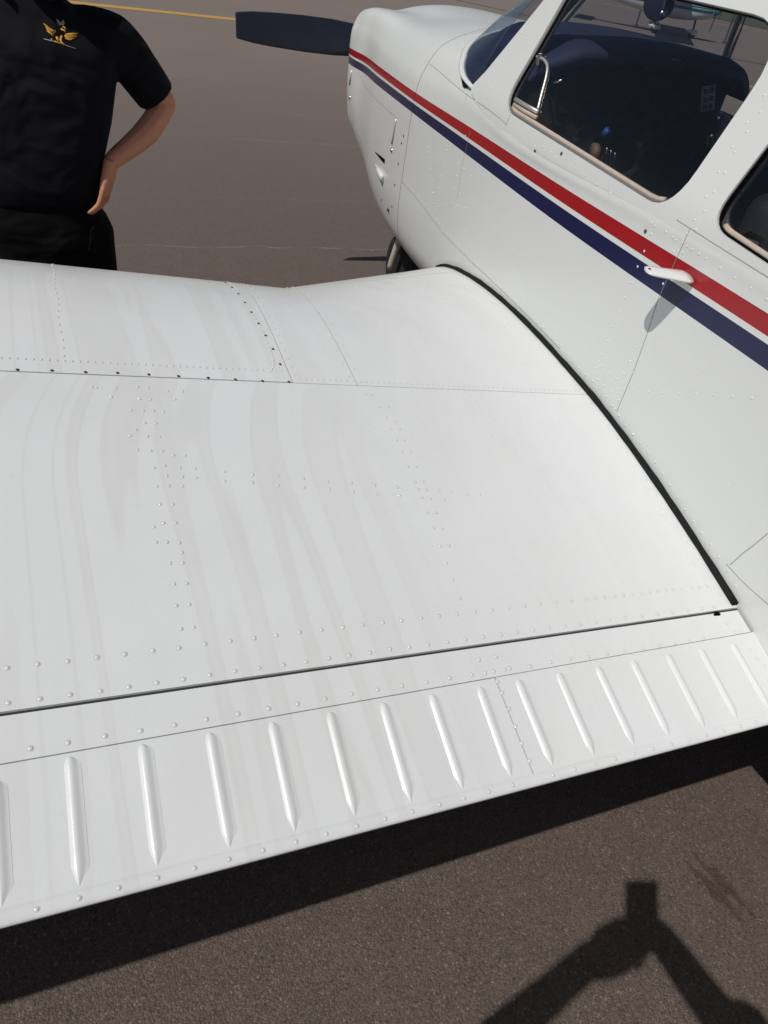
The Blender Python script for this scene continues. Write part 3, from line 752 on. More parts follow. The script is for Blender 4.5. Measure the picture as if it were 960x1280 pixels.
# windows: panes, trims
def inflate(poly, d):
    cx = sum(p[0] for p in poly)/len(poly); cz = sum(p[1] for p in poly)/len(poly)
    out = []; n = len(poly)
    for i in range(n):
        a = Vector((*poly[i-1], 0)); b = Vector((*poly[(i+1) % n], 0)); t = (b-a).normalized(); nn = Vector((t.y, -t.x, 0))
        p = Vector((*poly[i], 0))
        if nn.dot(p-Vector((cx, cz, 0))) < 0: nn = -nn
        q = p+nn*d; out.append((q.x, q.y))
    return out
for right in (False, True):
    for W in (W1R if right else W1, W2):
        PP, f2 = cdt(inflate(W, .012), [], .05)
        m = MB(); V, f_ = side_mesh(PP, f2, .013, right); m.add(V, f_)
        o = part(m.build('side_window', 'side_glass')); o['label'] = ('far' if right else 'near')+' side '+('rear' if W is W2 else 'front')+' window pane'
        # rubber edge + interior trim band around the opening
        D = densify(inflate(W, -.002), .03); sx_ = -1 if right else 1
        def at_(p, d): x = gx(*p)+d; return Vector((3.7-x if right else x, p[0], p[1]))
        m = MB(); pts = [at_(p, .0085) for p in D]; m.tube(pts+[pts[0], pts[1]], .0028, 6, cap=False)
        part(m.build('window_seal', 'gap_black' if W is W2 else 'grey_trim'), o)
        Di = densify(inflate(W, -.012), .03); Do = densify(inflate(W, .03), .03)
        n_ = min(len(Di), len(Do)); Di = densify(inflate(W, -.010), .03)
        base = densify(W, .03)
        a_ = inflate(base, -.009 if not right else .002); b_ = inflate(base, .035 if not right else .012)
        m = MB(); N_ = len(base)
        m.loft([[at_(p, .018) for p in a_], [at_(p, .028) for p in a_], [at_(p, .034) for p in b_], [at_(p, .016) for p in b_]], cap=False)
        part(m.build('interior_trim', 'grey_trim'), o)
        # sill moulding, tan
        lowp = [p for p in base if p[1] < (1.345 if W is W2 else 1.36)]
        lowp.sort()
        if W is W1: lowp = [p for p in lowp if 1.40 < p[0] < 2.21]
        pts = [at_((p[0], p[1]+.006), .017) for p in lowp]
        m = MB(); m.tube(pts, .0075, 8); part(m.build('sill_moulding', 'tan_trim'), o)
# BVH of near side for pixel placement
def bvh_of(objs):
    V = []; Fc = []
    for o in objs:
        k = len(V); V += [v.co.copy() for v in o.data.vertices]; Fc += [tuple(k+i for i in p.vertices) for p in o.data.polygons]
    return BVHTree.FromPolygons(V, Fc)
sides = [o for o in bpy.data.objects if o.name.startswith('cabin_side')]
BT = bvh_of([fus, cowl]+sides)
def onbody(px, py):
    h = BT.ray_cast(EYE, ray(px, py).normalized())
    if h[0] is None: return None, None
    n = h[1]
    if n.dot(ray(px, py)) > 0: n = -n
    return h[0], n
rb = MB(); rc = MB()
def zb(ox, oy, s, pts, r=.0036, h=.0017):
    for x, y in pts:
        P_, N_ = onbody(ox+x/s, oy+y/s)
        if P_: dome(rc if P_.y > 2.875 else rb, P_, N_, r, h)
zb(480, 100, 6.857, [(377,580),(395,675),(403,768),(410,868),(420,965),(430,1060),(533,605),(510,720),(485,828),(473,930),(457,1035),(632,715),(620,822),(595,930),(575,1050),(685,765),(667,870),(645,970),(625,1080),(740,822),(733,912),(717,1010)], .0036)
zb(740, 0, 4.267, [(918,507),(897,597),(826,652),(826,702),(750,785),(760,812),(675,918),(707,920),(650,1022),(607,1048),(600,1125),(545,1172),(552,1222),(507,1245),(317,1188),(337,1205),(318,1247),(395,1237),(430,1265),(25,985),(98,1028),(168,1078)], .0038)
zb(740, 280, 4.364, [(320,55),(345,10),(404,42),(440,70),(458,88),(563,28),(518,52),(492,103),(518,121),(545,139),(443,146),(470,148),(495,157),(583,163),(621,187),(699,240),(778,294),(866,350),(951,410),(285,148),(249,232),(388,326),(213,318),(180,400),(146,478),(114,560),(85,637),(57,712),(38,750),(60,773),(22,785),(95,812),(173,817),(131,845),(273,583),(238,670),(204,748),(30,848),(66,882),(150,900),(175,900),(105,915),(80,937),(130,943),(145,960),(110,988),(128,1008),(230,905),(310,915),(390,920),(477,925),(567,925),(663,932),(767,940),(872,950)], .0036)
zb(560, 0, 4.364, [(485,80),(445,125),(400,180),(375,225),(335,270),(300,330),(250,385),(215,455),(240,480),(195,505),(150,560),(130,600),(180,590),(330,640),(345,690),(400,715),(455,755),(520,800),(560,830),(100,395),(75,430),(70,360),(60,300),(85,230),(120,190),(150,150),(110,680),(95,740)], .0032)
zb(480, 100, 3, [(222,470),(220,520),(215,570),(262,480),(308,480),(700,320),(755,358),(848,425),(640,290),(565,250)], .0034)
# row along the root seal
for i in range(46):
    y = .74+i*.0355; z = zw(XR, y)+.030+.004*math.sin(i*.8)
    dome(rb, Vector((XC-F(y, 5)[0]-.0005, y, z)), Vector((-1, 0, .05)), .0036, .0018)
for i in range(30):
    y = 1.36+i*.044; 
    if y < 2.85:
        z = .905-.0*i
        X_ = XC-.5265; 
# belly lap seam rivets
seam_lines = {
 'belly': [(503, 227), (525, 253), (555, 293), (590, 328), (622, 358), (660, 395), (700, 436)],
 'aft': [(862, 287), (853, 307), (838, 340), (823, 373), (808, 420), (793, 462), (777, 500), (771, 514)],
 'low1': [(913, 706), (928, 692), (944, 680), (962, 665)],
 'low2': [(908, 705), (925, 724), (942, 740), (962, 757)],
 'cowl': [(447, 88), (455, 106), (470, 124), (488, 141), (497, 148)],
 'cowl2': [(500, 162), (503, 171)],
 'fire': [(606, 38), (580, 45)],
 'deck': [(537, 80), (550, 90), (563, 102), (583, 118), (605, 133), (625, 148), (633, 156), (636, 148), (639, 141)],
 'fwdv': [(588, 163), (584, 180), (580, 196), (575, 222), (571, 250)],
 'post': [(588, 107), (582, 124)],
 'beltl': [(846, 275), (868, 289), (890, 303), (925, 325), (962, 348)]}
for k, L in seam_lines.items():
    pts = []
    LL = []
    for a, b in zip(L, L[1:]):
        LL += [(a[0]+(b[0]-a[0])*i/6, a[1]+(b[1]-a[1])*i/6) for i in range(6)]
    LL.append(L[-1])
    for p in LL:
        P_, N_ = onbody(*p)
        if P_: pts.append(P_-N_*.0001)
    if len(pts) > 3:
        d_ = .0009 if k not in ('fwdv', 'post') else .0006
        part(MB().tube(pts, d_, 6).build('panel_seam', 'seam_grey'), cowl if 'cowl' in k else fus)  # grey tube half sunk along each joint, standing in for a groove
P0 = None
acc = 0
L = seam_lines['belly']
for a, b in zip(L, L[1:]):
    n_ = max(2, int(math.hypot(b[0]-a[0], b[1]-a[1])/7))
    zb(0, 0, 1, [(a[0]+(b[0]-a[0])*i/n_+3, a[1]+(b[1]-a[1])*i/n_-2) for i in range(n_)], .0030)
part(rb.build('rivets', 'rivet_paint', fix=False, kind='stuff'), fus)
part(rc.build('rivets', 'rivet_paint', fix=False, kind='stuff'), cowl)
# doubler plate at the aft joint
# cowl latches, screws, louver
def rod(pxs, r, name, mat, parent, off=.003):
    pts = []
    for p in pxs:
        P_, N_ = onbody(*p)
        if P_: pts.append(P_+N_*off)
    if len(pts) > 1: return part(MB().tube(pts, r, 8).build(name, mat), parent)
rod([(496, 149), (494.5, 158), (492.5, 170), (490.5, 180)], .0035, 'latch', 'worn_alu', cowl)
rod([(440, 88), (439, 97), (437.5, 106)], .0035, 'latch', 'worn_alu', cowl)
for p in [(490, 188), (437.5, 122)]:
    P_, N_ = onbody(*p)
    if P_: m = MB(); dome(m, P_, N_, .009, .007, 10); part(m.build('latch_knob', 'steel'), cowl)
for p in [(502, 179), (498, 205), (493.5, 231), (490, 258), (504.5, 170), (477, 250)]:
    P_, N_ = onbody(*p)
    if P_: m = MB(); dome(m, P_, N_, .005, .002, 10); part(m.build('screw', 'screw_steel'), cowl)
P_, N_ = onbody(476, 196)
if P_:
    # teardrop scoop: dark slot and raised lip
    a, _ = onbody(469, 190); b, _ = onbody(481, 202)
    part(MB().tube([a+N_*.0005, (a+b)/2+N_*.001, b+N_*.001], [.0015, .006, .009], 8, .35, N_).build('vent_slot', 'gap_black'), cowl)
    a, _ = onbody(468, 205); b, _ = onbody(480, 223)
    part(MB().tube([a, (a+b)/2+N_*.006, b+N_*.009], [.003, .012, .017], 10, .6, N_).build('vent_scoop', 'body_paint'), cowl)
    stripes(bpy.data.objects['vent_scoop'])
for p in [(669, 189), (807, 289), (671, 191), (702, 192)]:
    P_, N_ = onbody(*p)
    if P_ and p != (671, 191): m = MB(); dome(m, P_, N_, .005, .0035, 10); part(m.build('screw', 'screw_steel'), fus)
# blade bracket
m = MB()
B0 = Vector((1.326, 1.232, 1.220)); B1 = Vector((1.218, 1.262, 1.2265))
ring = []
def br(t, wdt, th):
    c = B0.lerp(B1, t); ay = Vector((.25, .93, .10)).normalized(); az = (B1-B0).normalized().cross(ay).normalized()
    return [c+ay*math.cos(2*math.pi*k/12)*wdt+az*math.sin(2*math.pi*k/12)*th for k in range(12)]
m.loft([br(0, .026, .007), br(.12, .030, .006), br(.4, .027, .0055), br(.75, .0245, .005), br(.90, .022, .0045), br(.97, .017, .004), br(1.0, .009, .003)])
o = part(m.build('bracket', 'rivet_paint'), fus); o['label'] = 'white blade shaped bracket sticking out of the fuselage side'
m = MB(); c = B0.lerp(B1, .93); az = (B1-B0).normalized().cross(Vector((.25, .93, .10)).normalized())
az = az if az.z > 0 else -az
m.lathe([(.0001, .0048), (.0035, .0050), (.0035, .0040), (.0001, .0040)], 12, Matrix.Translation(c) @ az.to_track_quat('Z', 'Y').to_matrix().to_4x4())
part(m.build('bracket_hole', 'gap_black'), fus)
# windshield: glass loft from deck to roof, centre post, white base rim
BASE = [(1.348, 2.462, 1.362), (1.340, 2.53, 1.385), (1.376, 2.625, 1.418), (1.462, 2.735, 1.464), (1.62, 2.785, 1.505), (1.85, 2.80, 1.522)]
bs = catmull(BASE, 6)
tp = []
for i, p in enumerate(bs):
    u = i/(len(bs)-1)
    tp.append(Vector((1.492+(1.85-1.492)*u**.9, 2.235-.03*u, 1.758+(1.86-1.758)*math.sin(u*math.pi/2))))
def scr(i, t, d=0):
    a = bs[i]; b = tp[i]; p = a.lerp(b, t); u = i/(len(bs)-1)
    bul = math.sin(math.pi*t)
    return p+Vector((-.015*(1-u)*bul, (.035+.02*u)*bul, (.01+.022*u)*bul))
# hold the left border on the front post line
m = MB()
for sg in (False, True):
    m.grid(lambda i, t: (lambda p: Vector((3.7-p.x, p.y, p.z)) if sg else p)(scr(i, t)), range(len(bs)), lin(0, 1, 14), flip=sg)
ws = part(m.build('windshield', 'screen_glass')); ws['label'] = 'tinted two piece windshield'
rim = []
for sg in (False, True):
    q = [Vector((3.7-p.x, p.y, p.z)) if sg else p.copy() for p in bs]
    rim = q if not sg else rim+q[::-1][1:]
m = MB(); m.tube([p+Vector((0, .002, -.001)) for p in rim], .013, 8, .45)
part(stripes(m.build('rim', 'body_paint')), ws)
m = MB(); m.tube([scr(len(bs)-1, t)+Vector((0, .004, .004)) for t in lin(0, 1, 10)], .012, 8, .5, (0, 1, 0)); part(m.build('centre_post', 'belt_web'), ws)
m = MB(); m.tube([scr(len(bs)-1, t)+Vector((-.06, -.006, -.006)) for t in lin(.05, 1, 10)], .0022, 6); part(m.build('compass_cable', 'steel'), ws)
# inner front posts
for sg in (1,):
    pts = []
    for y, z in [(2.42, 1.36), (2.385, 1.44), (2.33, 1.54), (2.28, 1.63), (2.22, 1.74), (2.1, 1.84)]:
        x = (gx(y, min(z, 1.75))+.045)+(0 if z < 1.75 else .05)
        pts.append(Vector((x if sg == 1 else 3.7-x, y-.02, z)))
    m = MB(); m.tube(pts, .03, 8, .6, (0, 1, 0)); part(m.build('front_post', 'grey_trim'), fus)
# ---- cabin interior
m = MB(); m.grid(lambda y, z: Vector((gx(y, z+(y-2.2)*.22)+.014, y, z+(y-2.2)*.22)), lin(2.245, 2.445, 8), lin(1.27, 1.345, 5)); part(m.build('foot_lining', 'cabin_black'), fus)
cab = part(MB().box((1.38, .3, .70), (2.32, 2.5, .74)).build('cabin_floor', 'cabin_black'))
for x0, x1 in ((1.345, 1.362), (2.338, 2.355)):
    part(MB().box((x0, .0, .72), (x1, 2.42, 1.285)).build('side_lining', 'cabin_black'), cab)
part(MB().box((1.37, .02, .72), (2.33, .06, 1.62)).build('rear_bulkhead', 'cabin_black'), cab)
m = MB()
rp = []
for Y in lin(.05, 2.1, 8):
    rp.append([Vector((x, Y, z)) for x, z in [(1.52, 1.75), (1.56, 1.80), (1.62, 1.84), (1.70, 1.868), (1.85, 1.885), (2.0, 1.868), (2.08, 1.84), (2.14, 1.80), (2.18, 1.75)]])
m.loft(rp, cap=False, closed=False); part(m.build('headliner', 'grey_trim'), cab)
# glareshield (arched) + panel
FB = bvh_of([fus])
def basey(x):
    u = abs(x-1.85); B_ = [(0, 2.800), (.23, 2.785), (.388, 2.735), (.474, 2.625), (.497, 2.54)]
    return hermite(B_, u)
def deckz(x, y):
    h = FB.ray_cast(Vector((x, y, 2.2)), Vector((0, 0, -1))); return h[0].z if h[0] is not None and h[0].z > 1.2 else 1.33
def glz(x, y):
    u = abs(x-1.85)/.46
    z = 1.572-.035*u**2-.055*max(0, u-.72)/.28
    if y < 2.18: z -= (2.18-y)*.25
    if x > 2.14: z -= (x-2.14)*.55
    if x > 2.22: z = 1.38
    by = basey(x)-.012; t_ = min(1, max(0, (by-y)/.22)); t_ = t_*t_*(3-2*t_)
    d_ = max(deckz(x, max(y, 2.43)), deckz(x, min(by, max(y, 2.43))))+.007
    return d_*(1-t_)+max(z, d_)*t_ if y > 2.40 else z
m = MB(); rings = []
for x in [1.85+.485*math.sin(a) for a in lin(-math.pi/2, math.pi/2, 41)]:
    u = abs(x-1.85)/.485; y0 = 2.10+.10*u**4; y1 = basey(x)-.012
    def gp(x, y, d):
        z = glz(x, y)-d
        if x < 1.6: x = max(x, gx(y, min(z, 1.7))+.03)
        return Vector((x, y, z))
    if x > 2.22: y0 = 2.445
    if y1 - y0 < .02: continue
    top = [gp(x, y, 0) for y in lin(y0, y1, 18)]
    bot = [gp(x, y, .035 if y < 2.3 else .004) for y in lin(y0+.004, y1, 8)[::-1]]
    rings.append(top+bot)
m.loft(rings); gs = part(m.build('glareshield', 'glare_sky_navy'))
m = MB()
for sg in (0, 1):
    RW = []
    for dd in (.001, .012, .025, .04, .06, .09, .13):
        row = []
        for p in catmull(BASE, 5):
            q_ = p+(Vector((1.85, 2.42, p.z))-p).normalized()*dd
            if q_.y < 2.425: q_.y = 2.425
            row.append(Vector((3.7-q_.x if sg else q_.x, q_.y, deckz(q_.x, max(q_.y, 2.43))+.004)))
        RW.append(row)
    m.loft(RW, cap=False, closed=False)
part(m.build('deck_liner', 'glare_sky_navy'))
dash = MB(); pr_ = [(1.385, .98), (2.165, .98), (2.165, 1.50), (1.462, 1.50), (1.445, 1.47), (1.385, 1.33)]; dash.loft([[Vector((x, y, z)) for x, z in pr_] for y in (2.175, 2.22)]); ip = part(dash.build('instrument_panel', 'cabin_black'))
for (x, z) in [(1.52, 1.40), (1.63, 1.40), (1.74, 1.40), (1.52, 1.29), (1.63, 1.29), (1.74, 1.29), (2.0, 1.40), (2.1, 1.40)]:
    Mx = Matrix.Translation((x, 2.175, z)) @ Matrix.Rotation(R(90), 4, 'X')
    g_ = part(MB().lathe([(.038, -.001), (.042, .006), (.036, .009), (.035, .004), (.0001, .004)], 20, Mx).build('gauge', 'cabin_black'), ip)
part(MB().box((1.86, 2.155, 1.16), (1.97, 2.176, 1.44)).build('radio_stack', 'cabin_black'), ip)
for x in (1.60, 2.10):
    m = MB(); m.tube([(x, 2.19, 1.22), (x, 2.02, 1.23)], .012, 8)
    m.tube(catmull([(x-.12, 2.0, 1.33), (x-.14, 2.0, 1.26), (x-.10, 2.01, 1.22), (x, 2.01, 1.225), (x+.10, 2.01, 1.22), (x+.14, 2.0, 1.26), (x+.12, 2.0, 1.33)], 4), .014, 8)
    part(m.build('yoke', 'cabin_black'), ip)
for x in (1.60, 2.10):
    seat = part(bevel(MB().box((x-.22, 1.22, .80), (x+.22, 1.72, .95)).build('seat', 'seat_black'), .04, 3))
    m = MB(); m.box((x-.21, 1.12, .92), (x+.21, 1.24, 1.42)); part(bevel(m.build('backrest', 'seat_black'), .045, 3), seat)
    m = MB(); m.box((x-.12, 1.10, 1.44), (x+.12, 1.18, 1.58)); part(bevel(m.build('headrest', 'seat_black'), .035, 3), seat)
part(bevel(MB().box((1.42, .35, .78), (2.28, .80, .95)).build('rear_bench', 'seat_black'), .04, 3))
def atp(px, py, axis, val):
    r = ray(px, py); t = (val-EYE[axis])/r[axis]; return EYE+r*t
# seat belt, throttle cables, placard, blue clip, side instrument seen through the pane
b0 = atp(912, 148, 0, 2.28); b1 = atp(903, 158, 0, 2.27); b2 = atp(893, 178, 0, 2.25)
m = MB(); m.tube([b0, b1, b2, b2+Vector((0, 0, -.25))], .020, 8, .7, (0, 1, 0)); part(m.build('seat_belt', 'belt_web'), cab)
bc = atp(885, 190, 0, 2.18)
m = MB()
for k in range(4):
    m.tube(catmull([bc+Vector((.02*k-.03, 0, .05)), bc+Vector((.02*k-.035, -.02, .02)), bc+Vector((.02*k-.02, 0, -.04)), bc+Vector((.02*k, .02, -.09))], 4), .005, 6)
part(m.build('belt_cords', 'brass'), cab)
m = MB(); pc = atp(885, 123, 1, 2.10)
Mx = Matrix.Translation(pc) @ Matrix.Rotation(R(-12), 4, 'Y') @ Matrix.Rotation(R(-14), 4, 'X')
m.box((-.026, -.002, -.036), (.026, .002, .036), Mx); pk = part(m.build('placard', 'placard'), gs)
m = MB()
for zz in (.022, -.002, -.024):
    for xx in (-.012, .012): m.box((xx-.008, -.0035, zz-.007), (xx+.008, -.0022, zz+.007), Mx)
part(m.build('placard_print', 'placard_ink'), gs)
for px_, py_ in ((846, 75),):
    q = atp(px_, py_, 2, 1.566); m = MB(); m.box((q.x-.013, q.y-.007, q.z-.003), (q.x+.013, q.y+.007, q.z+.003))
    part(bevel(m.build('card_holder', 'grey_trim'), .003), gs)
q = atp(757, 166, 0, 1.52); Mx = Matrix.Translation(q) @ Matrix.Rotation(R(35), 4, 'X')
part(MB().box((-.006, -.009, -.013), (.006, .009, .013), Mx).build('pen_clip', 'blue_plastic'), cab)
q = atp(745, 192, 0, 1.40); Mx = Matrix.Translation(q) @ Matrix.Rotation(R(90), 4, 'Y') @ Matrix.Rotation(R(20), 4, 'X')
kn = part(MB().lathe([(.0001, .006), (.020, .006), (.026, 0), (.026, -.014), (.0001, -.014)], 20, Mx).build('trim_knob', 'brown_leather'), cab)
m = MB()
for k in range(3):
    c_ = q+Vector((.012+.010*k, -.022-.008*k, -.004*k)); m.tube([c_+Vector((0, .006*math.cos(a), .022*math.sin(a))) for a in lin(0, 2*math.pi, 15)], .0016, 6, cap=False)
part(m.build('key_rings', 'steel'), cab)
# storm window frame and clasp in the front pane
PB = bvh_of([o for o in bpy.data.objects if o.name == 'side_window'])
def onpane(px, py):
    h = PB.ray_cast(EYE, ray(px, py).normalized()); return h[0]
near1 = [o for o in bpy.data.objects if o.name.startswith('side_window') and o.get('label', '').startswith('near side front')][0]
fp = [(634, 117), (638, 104), (648, 86), (656, 73), (663, 68), (672, 71), (680, 74), (685, 82), (684, 95), (678, 118), (673, 138)]
pts = [onpane(*p) for p in fp]; pts = [p+Vector((-.003, 0, 0)) for p in pts if p]
part(MB().tube(catmull(pts, 4), .0042, 8).build('storm_window_frame', 'worn_alu'), near1)
pts = [onpane(*p) for p in [(633, 118), (645, 126), (658, 134), (673, 142)]]; pts = [p for p in pts if p]
m = MB(); m.tube([p+Vector((-.003, 0, .004)) for p in pts], .0065, 8); part(m.build('storm_window_hinge', 'worn_alu'), near1)
m = MB(); m.tube([p+Vector((-.003, 0, -.011)) for p in pts], .0065, 8); part(m.build('storm_window_hinge', 'tan_trim'), near1)
p = onpane(675, 74)
if p: m = MB(); m.box(p-Vector((.008, .007, .016)), p+Vector((.004, .007, .016))); part(bevel(m.build('clasp', 'steel'), .002), near1)
p = onpane(690, 103)
if p: m = MB(); m.tube([p+Vector((.02, -.02, .012)), p+Vector((.01, 0, 0)), p+Vector((.02, .006, -.014))], .004, 8); part(m.build('clasp', 'steel'), near1)
# sun visor
vc = atp(824, 4, 0, 1.93); fwv = (vc-EYE).normalized(); qv = Matrix.Translation(vc) @ fwv.to_track_quat('Z', 'Y').to_matrix().to_4x4()
vis = part(bevel(MB().lathe([(.0001, -.006), (.048, -.006), (.050, 0), (.048, .006), (.0001, .006)], 24, qv).build('sun_visor', 'glare_sky_navy'), .002))
m = MB(); q = atp(827, 17, 0, 1.925); m.box(q-Vector((.006, .008, .008)), q+Vector((.006, .008, .008))); m.tube([q, vc+Vector((0, 0, .10))], .004, 6); part(m.build('visor_bracket', 'steel'), vis)
# ---- propeller
hub = Vector((1.852, 4.125, 1.255))
prop = part(MB().lathe([(.0001, .24), (.05, .20), (.10, .12), (.145, .03), (.155, -.02), (.15, -.04), (.0001, -.04)], 24, Matrix.Translation(hub) @ Matrix.Rotation(R(-90), 4, 'X')).build('spinner', 'wing_paint'))
prop.name = 'propeller'
for sg in (-1, 1):
    rings = []
    # radius, chord, pitch, tip height offset
    for r_, ch, th, pit in [(.06, .10, .04, 55), (.16, .125, .03, 45), (.30, .152, .02, 33), (.45, .162, .014, 25), (.60, .158, .011, 20), (.75, .145, .009, 16), (.86, .130, .007, 14), (.925, .112, .006, 13), (.940, .106, .005, 13), (.944, .100, .002, 13)]:
        ring = []
        for k in range(18):
            a = 2*math.pi*k/18; cz = ch/2*math.cos(a); ty = th/2*math.sin(a)*(1.1-.3*math.cos(a)); p = R(pit)
            ring.append(hub+Vector((sg*r_, ty*math.cos(p)-cz*math.sin(p)*sg, cz*math.cos(p)+ty*math.sin(p)*sg+.012*r_)))
        rings.append(ring)
    part(MB().loft(rings).build('blade', 'prop_black'), prop)
# ---- nose gear and main gear
def wheel(c, r, wd, parent, ax='X'):
    Mx = Matrix.Translation(c) @ Matrix.Rotation(R(90), 4, 'Y')
    t_ = part(MB().lathe([(r*.50, -wd*.42), (r*.72, -wd*.5), (r*.93, -wd*.40), (r, -wd*.18), (r, wd*.18), (r*.93, wd*.40), (r*.72, wd*.5), (r*.50, wd*.42)], 28, Mx).build('tyre', 'tyre'), parent)
    part(MB().lathe([(.0001, -wd*.3), (r*.2, -wd*.36), (r*.46, -wd*.30), (r*.52, -wd*.42), (r*.52, wd*.42), (r*.46, wd*.30), (r*.2, wd*.36), (.0001, wd*.3)], 24, Mx).build('rim', 'rivet_paint'), parent)
ng = part(MB().tube([(1.85, 3.60, .72), (1.85, 3.64, .50)], .028, 12).build('nose_gear', 'steel'))
nc = Vector((1.85, 3.77, .20)); wheel(nc, .20, .15, ng)
m = MB()
for sx in (-1, 1):
    m.tube(catmull([(1.85+sx*.02, 3.64, .52), (1.85+sx*.075, 3.66, .50), (1.85+sx*.108, 3.69, .42), (1.85+sx*.112, 3.77, .20)], 5), .020, 10)
part(m.build('fork', 'belt_web'), ng)
for (x, nm) in ((.15, 'left'), (3.55, 'right')):
    mg = part(MB().tube([(x, 1.45, .78), (x, 1.45, .20)], .03, 12).build('main_gear', 'steel')); mg['label'] = nm+' main wheel leg under the wing'
    wheel(Vector((x+(.0), 1.45, .18)), .18, .15, mg)
# exhaust + drain under the cowl
part(MB().tube([(1.78, 3.15, .66), (1.76, 3.12, .52), (1.76, 3.10, .47)], .028, 10).build('exhaust_pipe', 'worn_alu'), cowl)
P_, N_ = onbody(486, 262)
if P_: m = MB(); dome(m, P_, N_, .010, .012, 8); part(m.build('drain_fitting', 'screw_steel'), cowl)

# ================================================================== PEOPLE
def ering(c, ax, ay, rx, ry, n=14, p=2.2):
    out = []
    for k in range(n):
        a = 2*math.pi*k/n; ca, sa = math.cos(a), math.sin(a)
        out.append(c+ax*rx*math.copysign(abs(ca)**(2/p), ca)+ay*ry*math.copysign(abs(sa)**(2/p), sa))
    return out
def limb(m, pts, rs, n=12):
    pts = catmull([Vector(p) for p in pts], 5); k = len(pts); N = len(rs)
    rad = []
    for i in range(k):
        u = i/(k-1)*(N-1); a = min(N-2, int(u)); rad.append(rs[a]+(rs[a+1]-rs[a])*(u-a))
    # rounded ends
    d0 = (pts[0]-pts[1]).normalized(); d1 = (pts[-1]-pts[-2]).normalized()
    pts = [pts[0]+d0*rad[0]*.8, pts[0]+d0*rad[0]*.45]+pts+[pts[-1]+d1*rad[-1]*.45, pts[-1]+d1*rad[-1]*.8]
    rad = [rad[0]*.35, rad[0]*.85]+rad+[rad[-1]*.85, rad[-1]*.35]
    m.tube(pts, rad, n)
def trunk(m, secs, ax, ay):
    """secs: list of (centre, rx, ry)"""
    rings = []
    L = len(secs); 
    for i in range((L-1)*4+1):
        u = i/4; a = min(L-2, int(u)); t = u-a; t = t*t*(3-2*t)
        c = Vector(secs[a][0]).lerp(Vector(secs[a+1][0]), t); rx = secs[a][1]+(secs[a+1][1]-secs[a][1])*t; ry = secs[a][2]+(secs[a+1][2]-secs[a][2])*t
        rings.append(ering(c, ax, ay, rx, ry, 24, 2.5))
    m.loft(rings)
def remesh(o, vox, smooth=4, fac=.5):
    r = o.modifiers.new('r', 'REMESH'); r.mode = 'VOXEL'; r.voxel_size = vox; r.use_smooth_shade = True
    if smooth: s = o.modifiers.new('s', 'SMOOTH'); s.iterations = smooth; s.factor = fac
    return o
def hand(m, wrist, palm_dir, fdir, side, curl, r=.0085, sp=.0205, nf=4):
    """palm from wrist; fingers leave its far edge, bend towards `curl`"""
    pd = Vector(palm_dir).normalized(); sd = Vector(side).normalized(); cu = Vector(curl).normalized()
    w = Vector(wrist); pe = w+pd*.085
    rings = []
    nrm = pd.cross(sd).normalized()
    for t, a, b in ((-.01, .026, .020), (.02, .030, .019), (.05, .040, .016), (.085, .042, .013), (.095, .036, .010)):
        rings.append(ering(w+pd*t, sd, nrm, a, b, 14, 2.4))
    m.loft(rings)
    for i in range(nf):
        o_ = (i-(nf-1)/2)*sp; ln = (.070, .080, .074, .058)[i]
        b0 = pe+sd*o_; f = (Vector(fdir)+sd*(i-1.5)*.08).normalized()
        b1 = b0+f*ln*.42; b2 = b1+(f+cu*.7).normalized()*ln*.33; b3 = b2+(f+cu*1.5).normalized()*ln*.25
        limb(m, [b0-f*.015, b1, b2, b3], [r*1.05, r, r*.92, r*.78], 8)
    t0 = w+pd*.025+sd*.032; limb(m, [t0, t0+sd*.022+pd*.025, t0+sd*.030+pd*.055+cu*.012], [r*1.25, r*1.1, r*.9], 8)
def head(m, c, f, up_=Vector((0, 0, 1)), s=1.0):
    f = Vector(f).normalized(); r_ = f.cross(up_).normalized()
    rings = []
    for z, rx, ry, oy in [(-.115, .025, .03, .055), (-.105, .045, .055, .035), (-.08, .058, .078, .012), (-.04, .068, .092, .0), (0, .074, .098, -.004), (.04, .076, .100, -.010), (.075, .068, .090, -.014), (.10, .048, .066, -.014), (.115, .02, .03, -.014)]:
        rings.append(ering(c+up_*z*s+f*oy*s, r_, f, rx*s, ry*s, 18, 2.1))
    m.loft(rings)
    limb(m, [c+f*.088+up_*.008, c+f*.104-up_*.018, c+f*.102-up_*.034], [.008, .012, .014], 8)      # nose
    limb(m, [c+f*.084-up_*.062-r_*.022, c+f*.092-up_*.062, c+f*.084-up_*.062+r_*.022], [.006, .008, .006], 8)  # lips
    for q in (-1, 1):
        limb(m, [c+r_*q*.076+up_*.02-f*.012, c+r_*q*.083-f*.016, c+r_*q*.076-up_*.03-f*.006], [.010, .014, .008], 8)
        limb(m, [c+f*.084+r_*q*.018+up_*.030, c+f*.082+r_*q*.046+up_*.030], [.008, .007], 8)  # brow
def person(label, parts_):
    o = empty('person', label, 'person', loc=parts_['base'])
    inv = Matrix.Translation(-Vector(parts_['base']))
    def add(name, m, mat, vox, sm=4):
        q = m.build(name, mat); q.parent = o; q.matrix_parent_inverse = inv
        if vox: remesh(q, vox, sm)
        return q
    return o, add
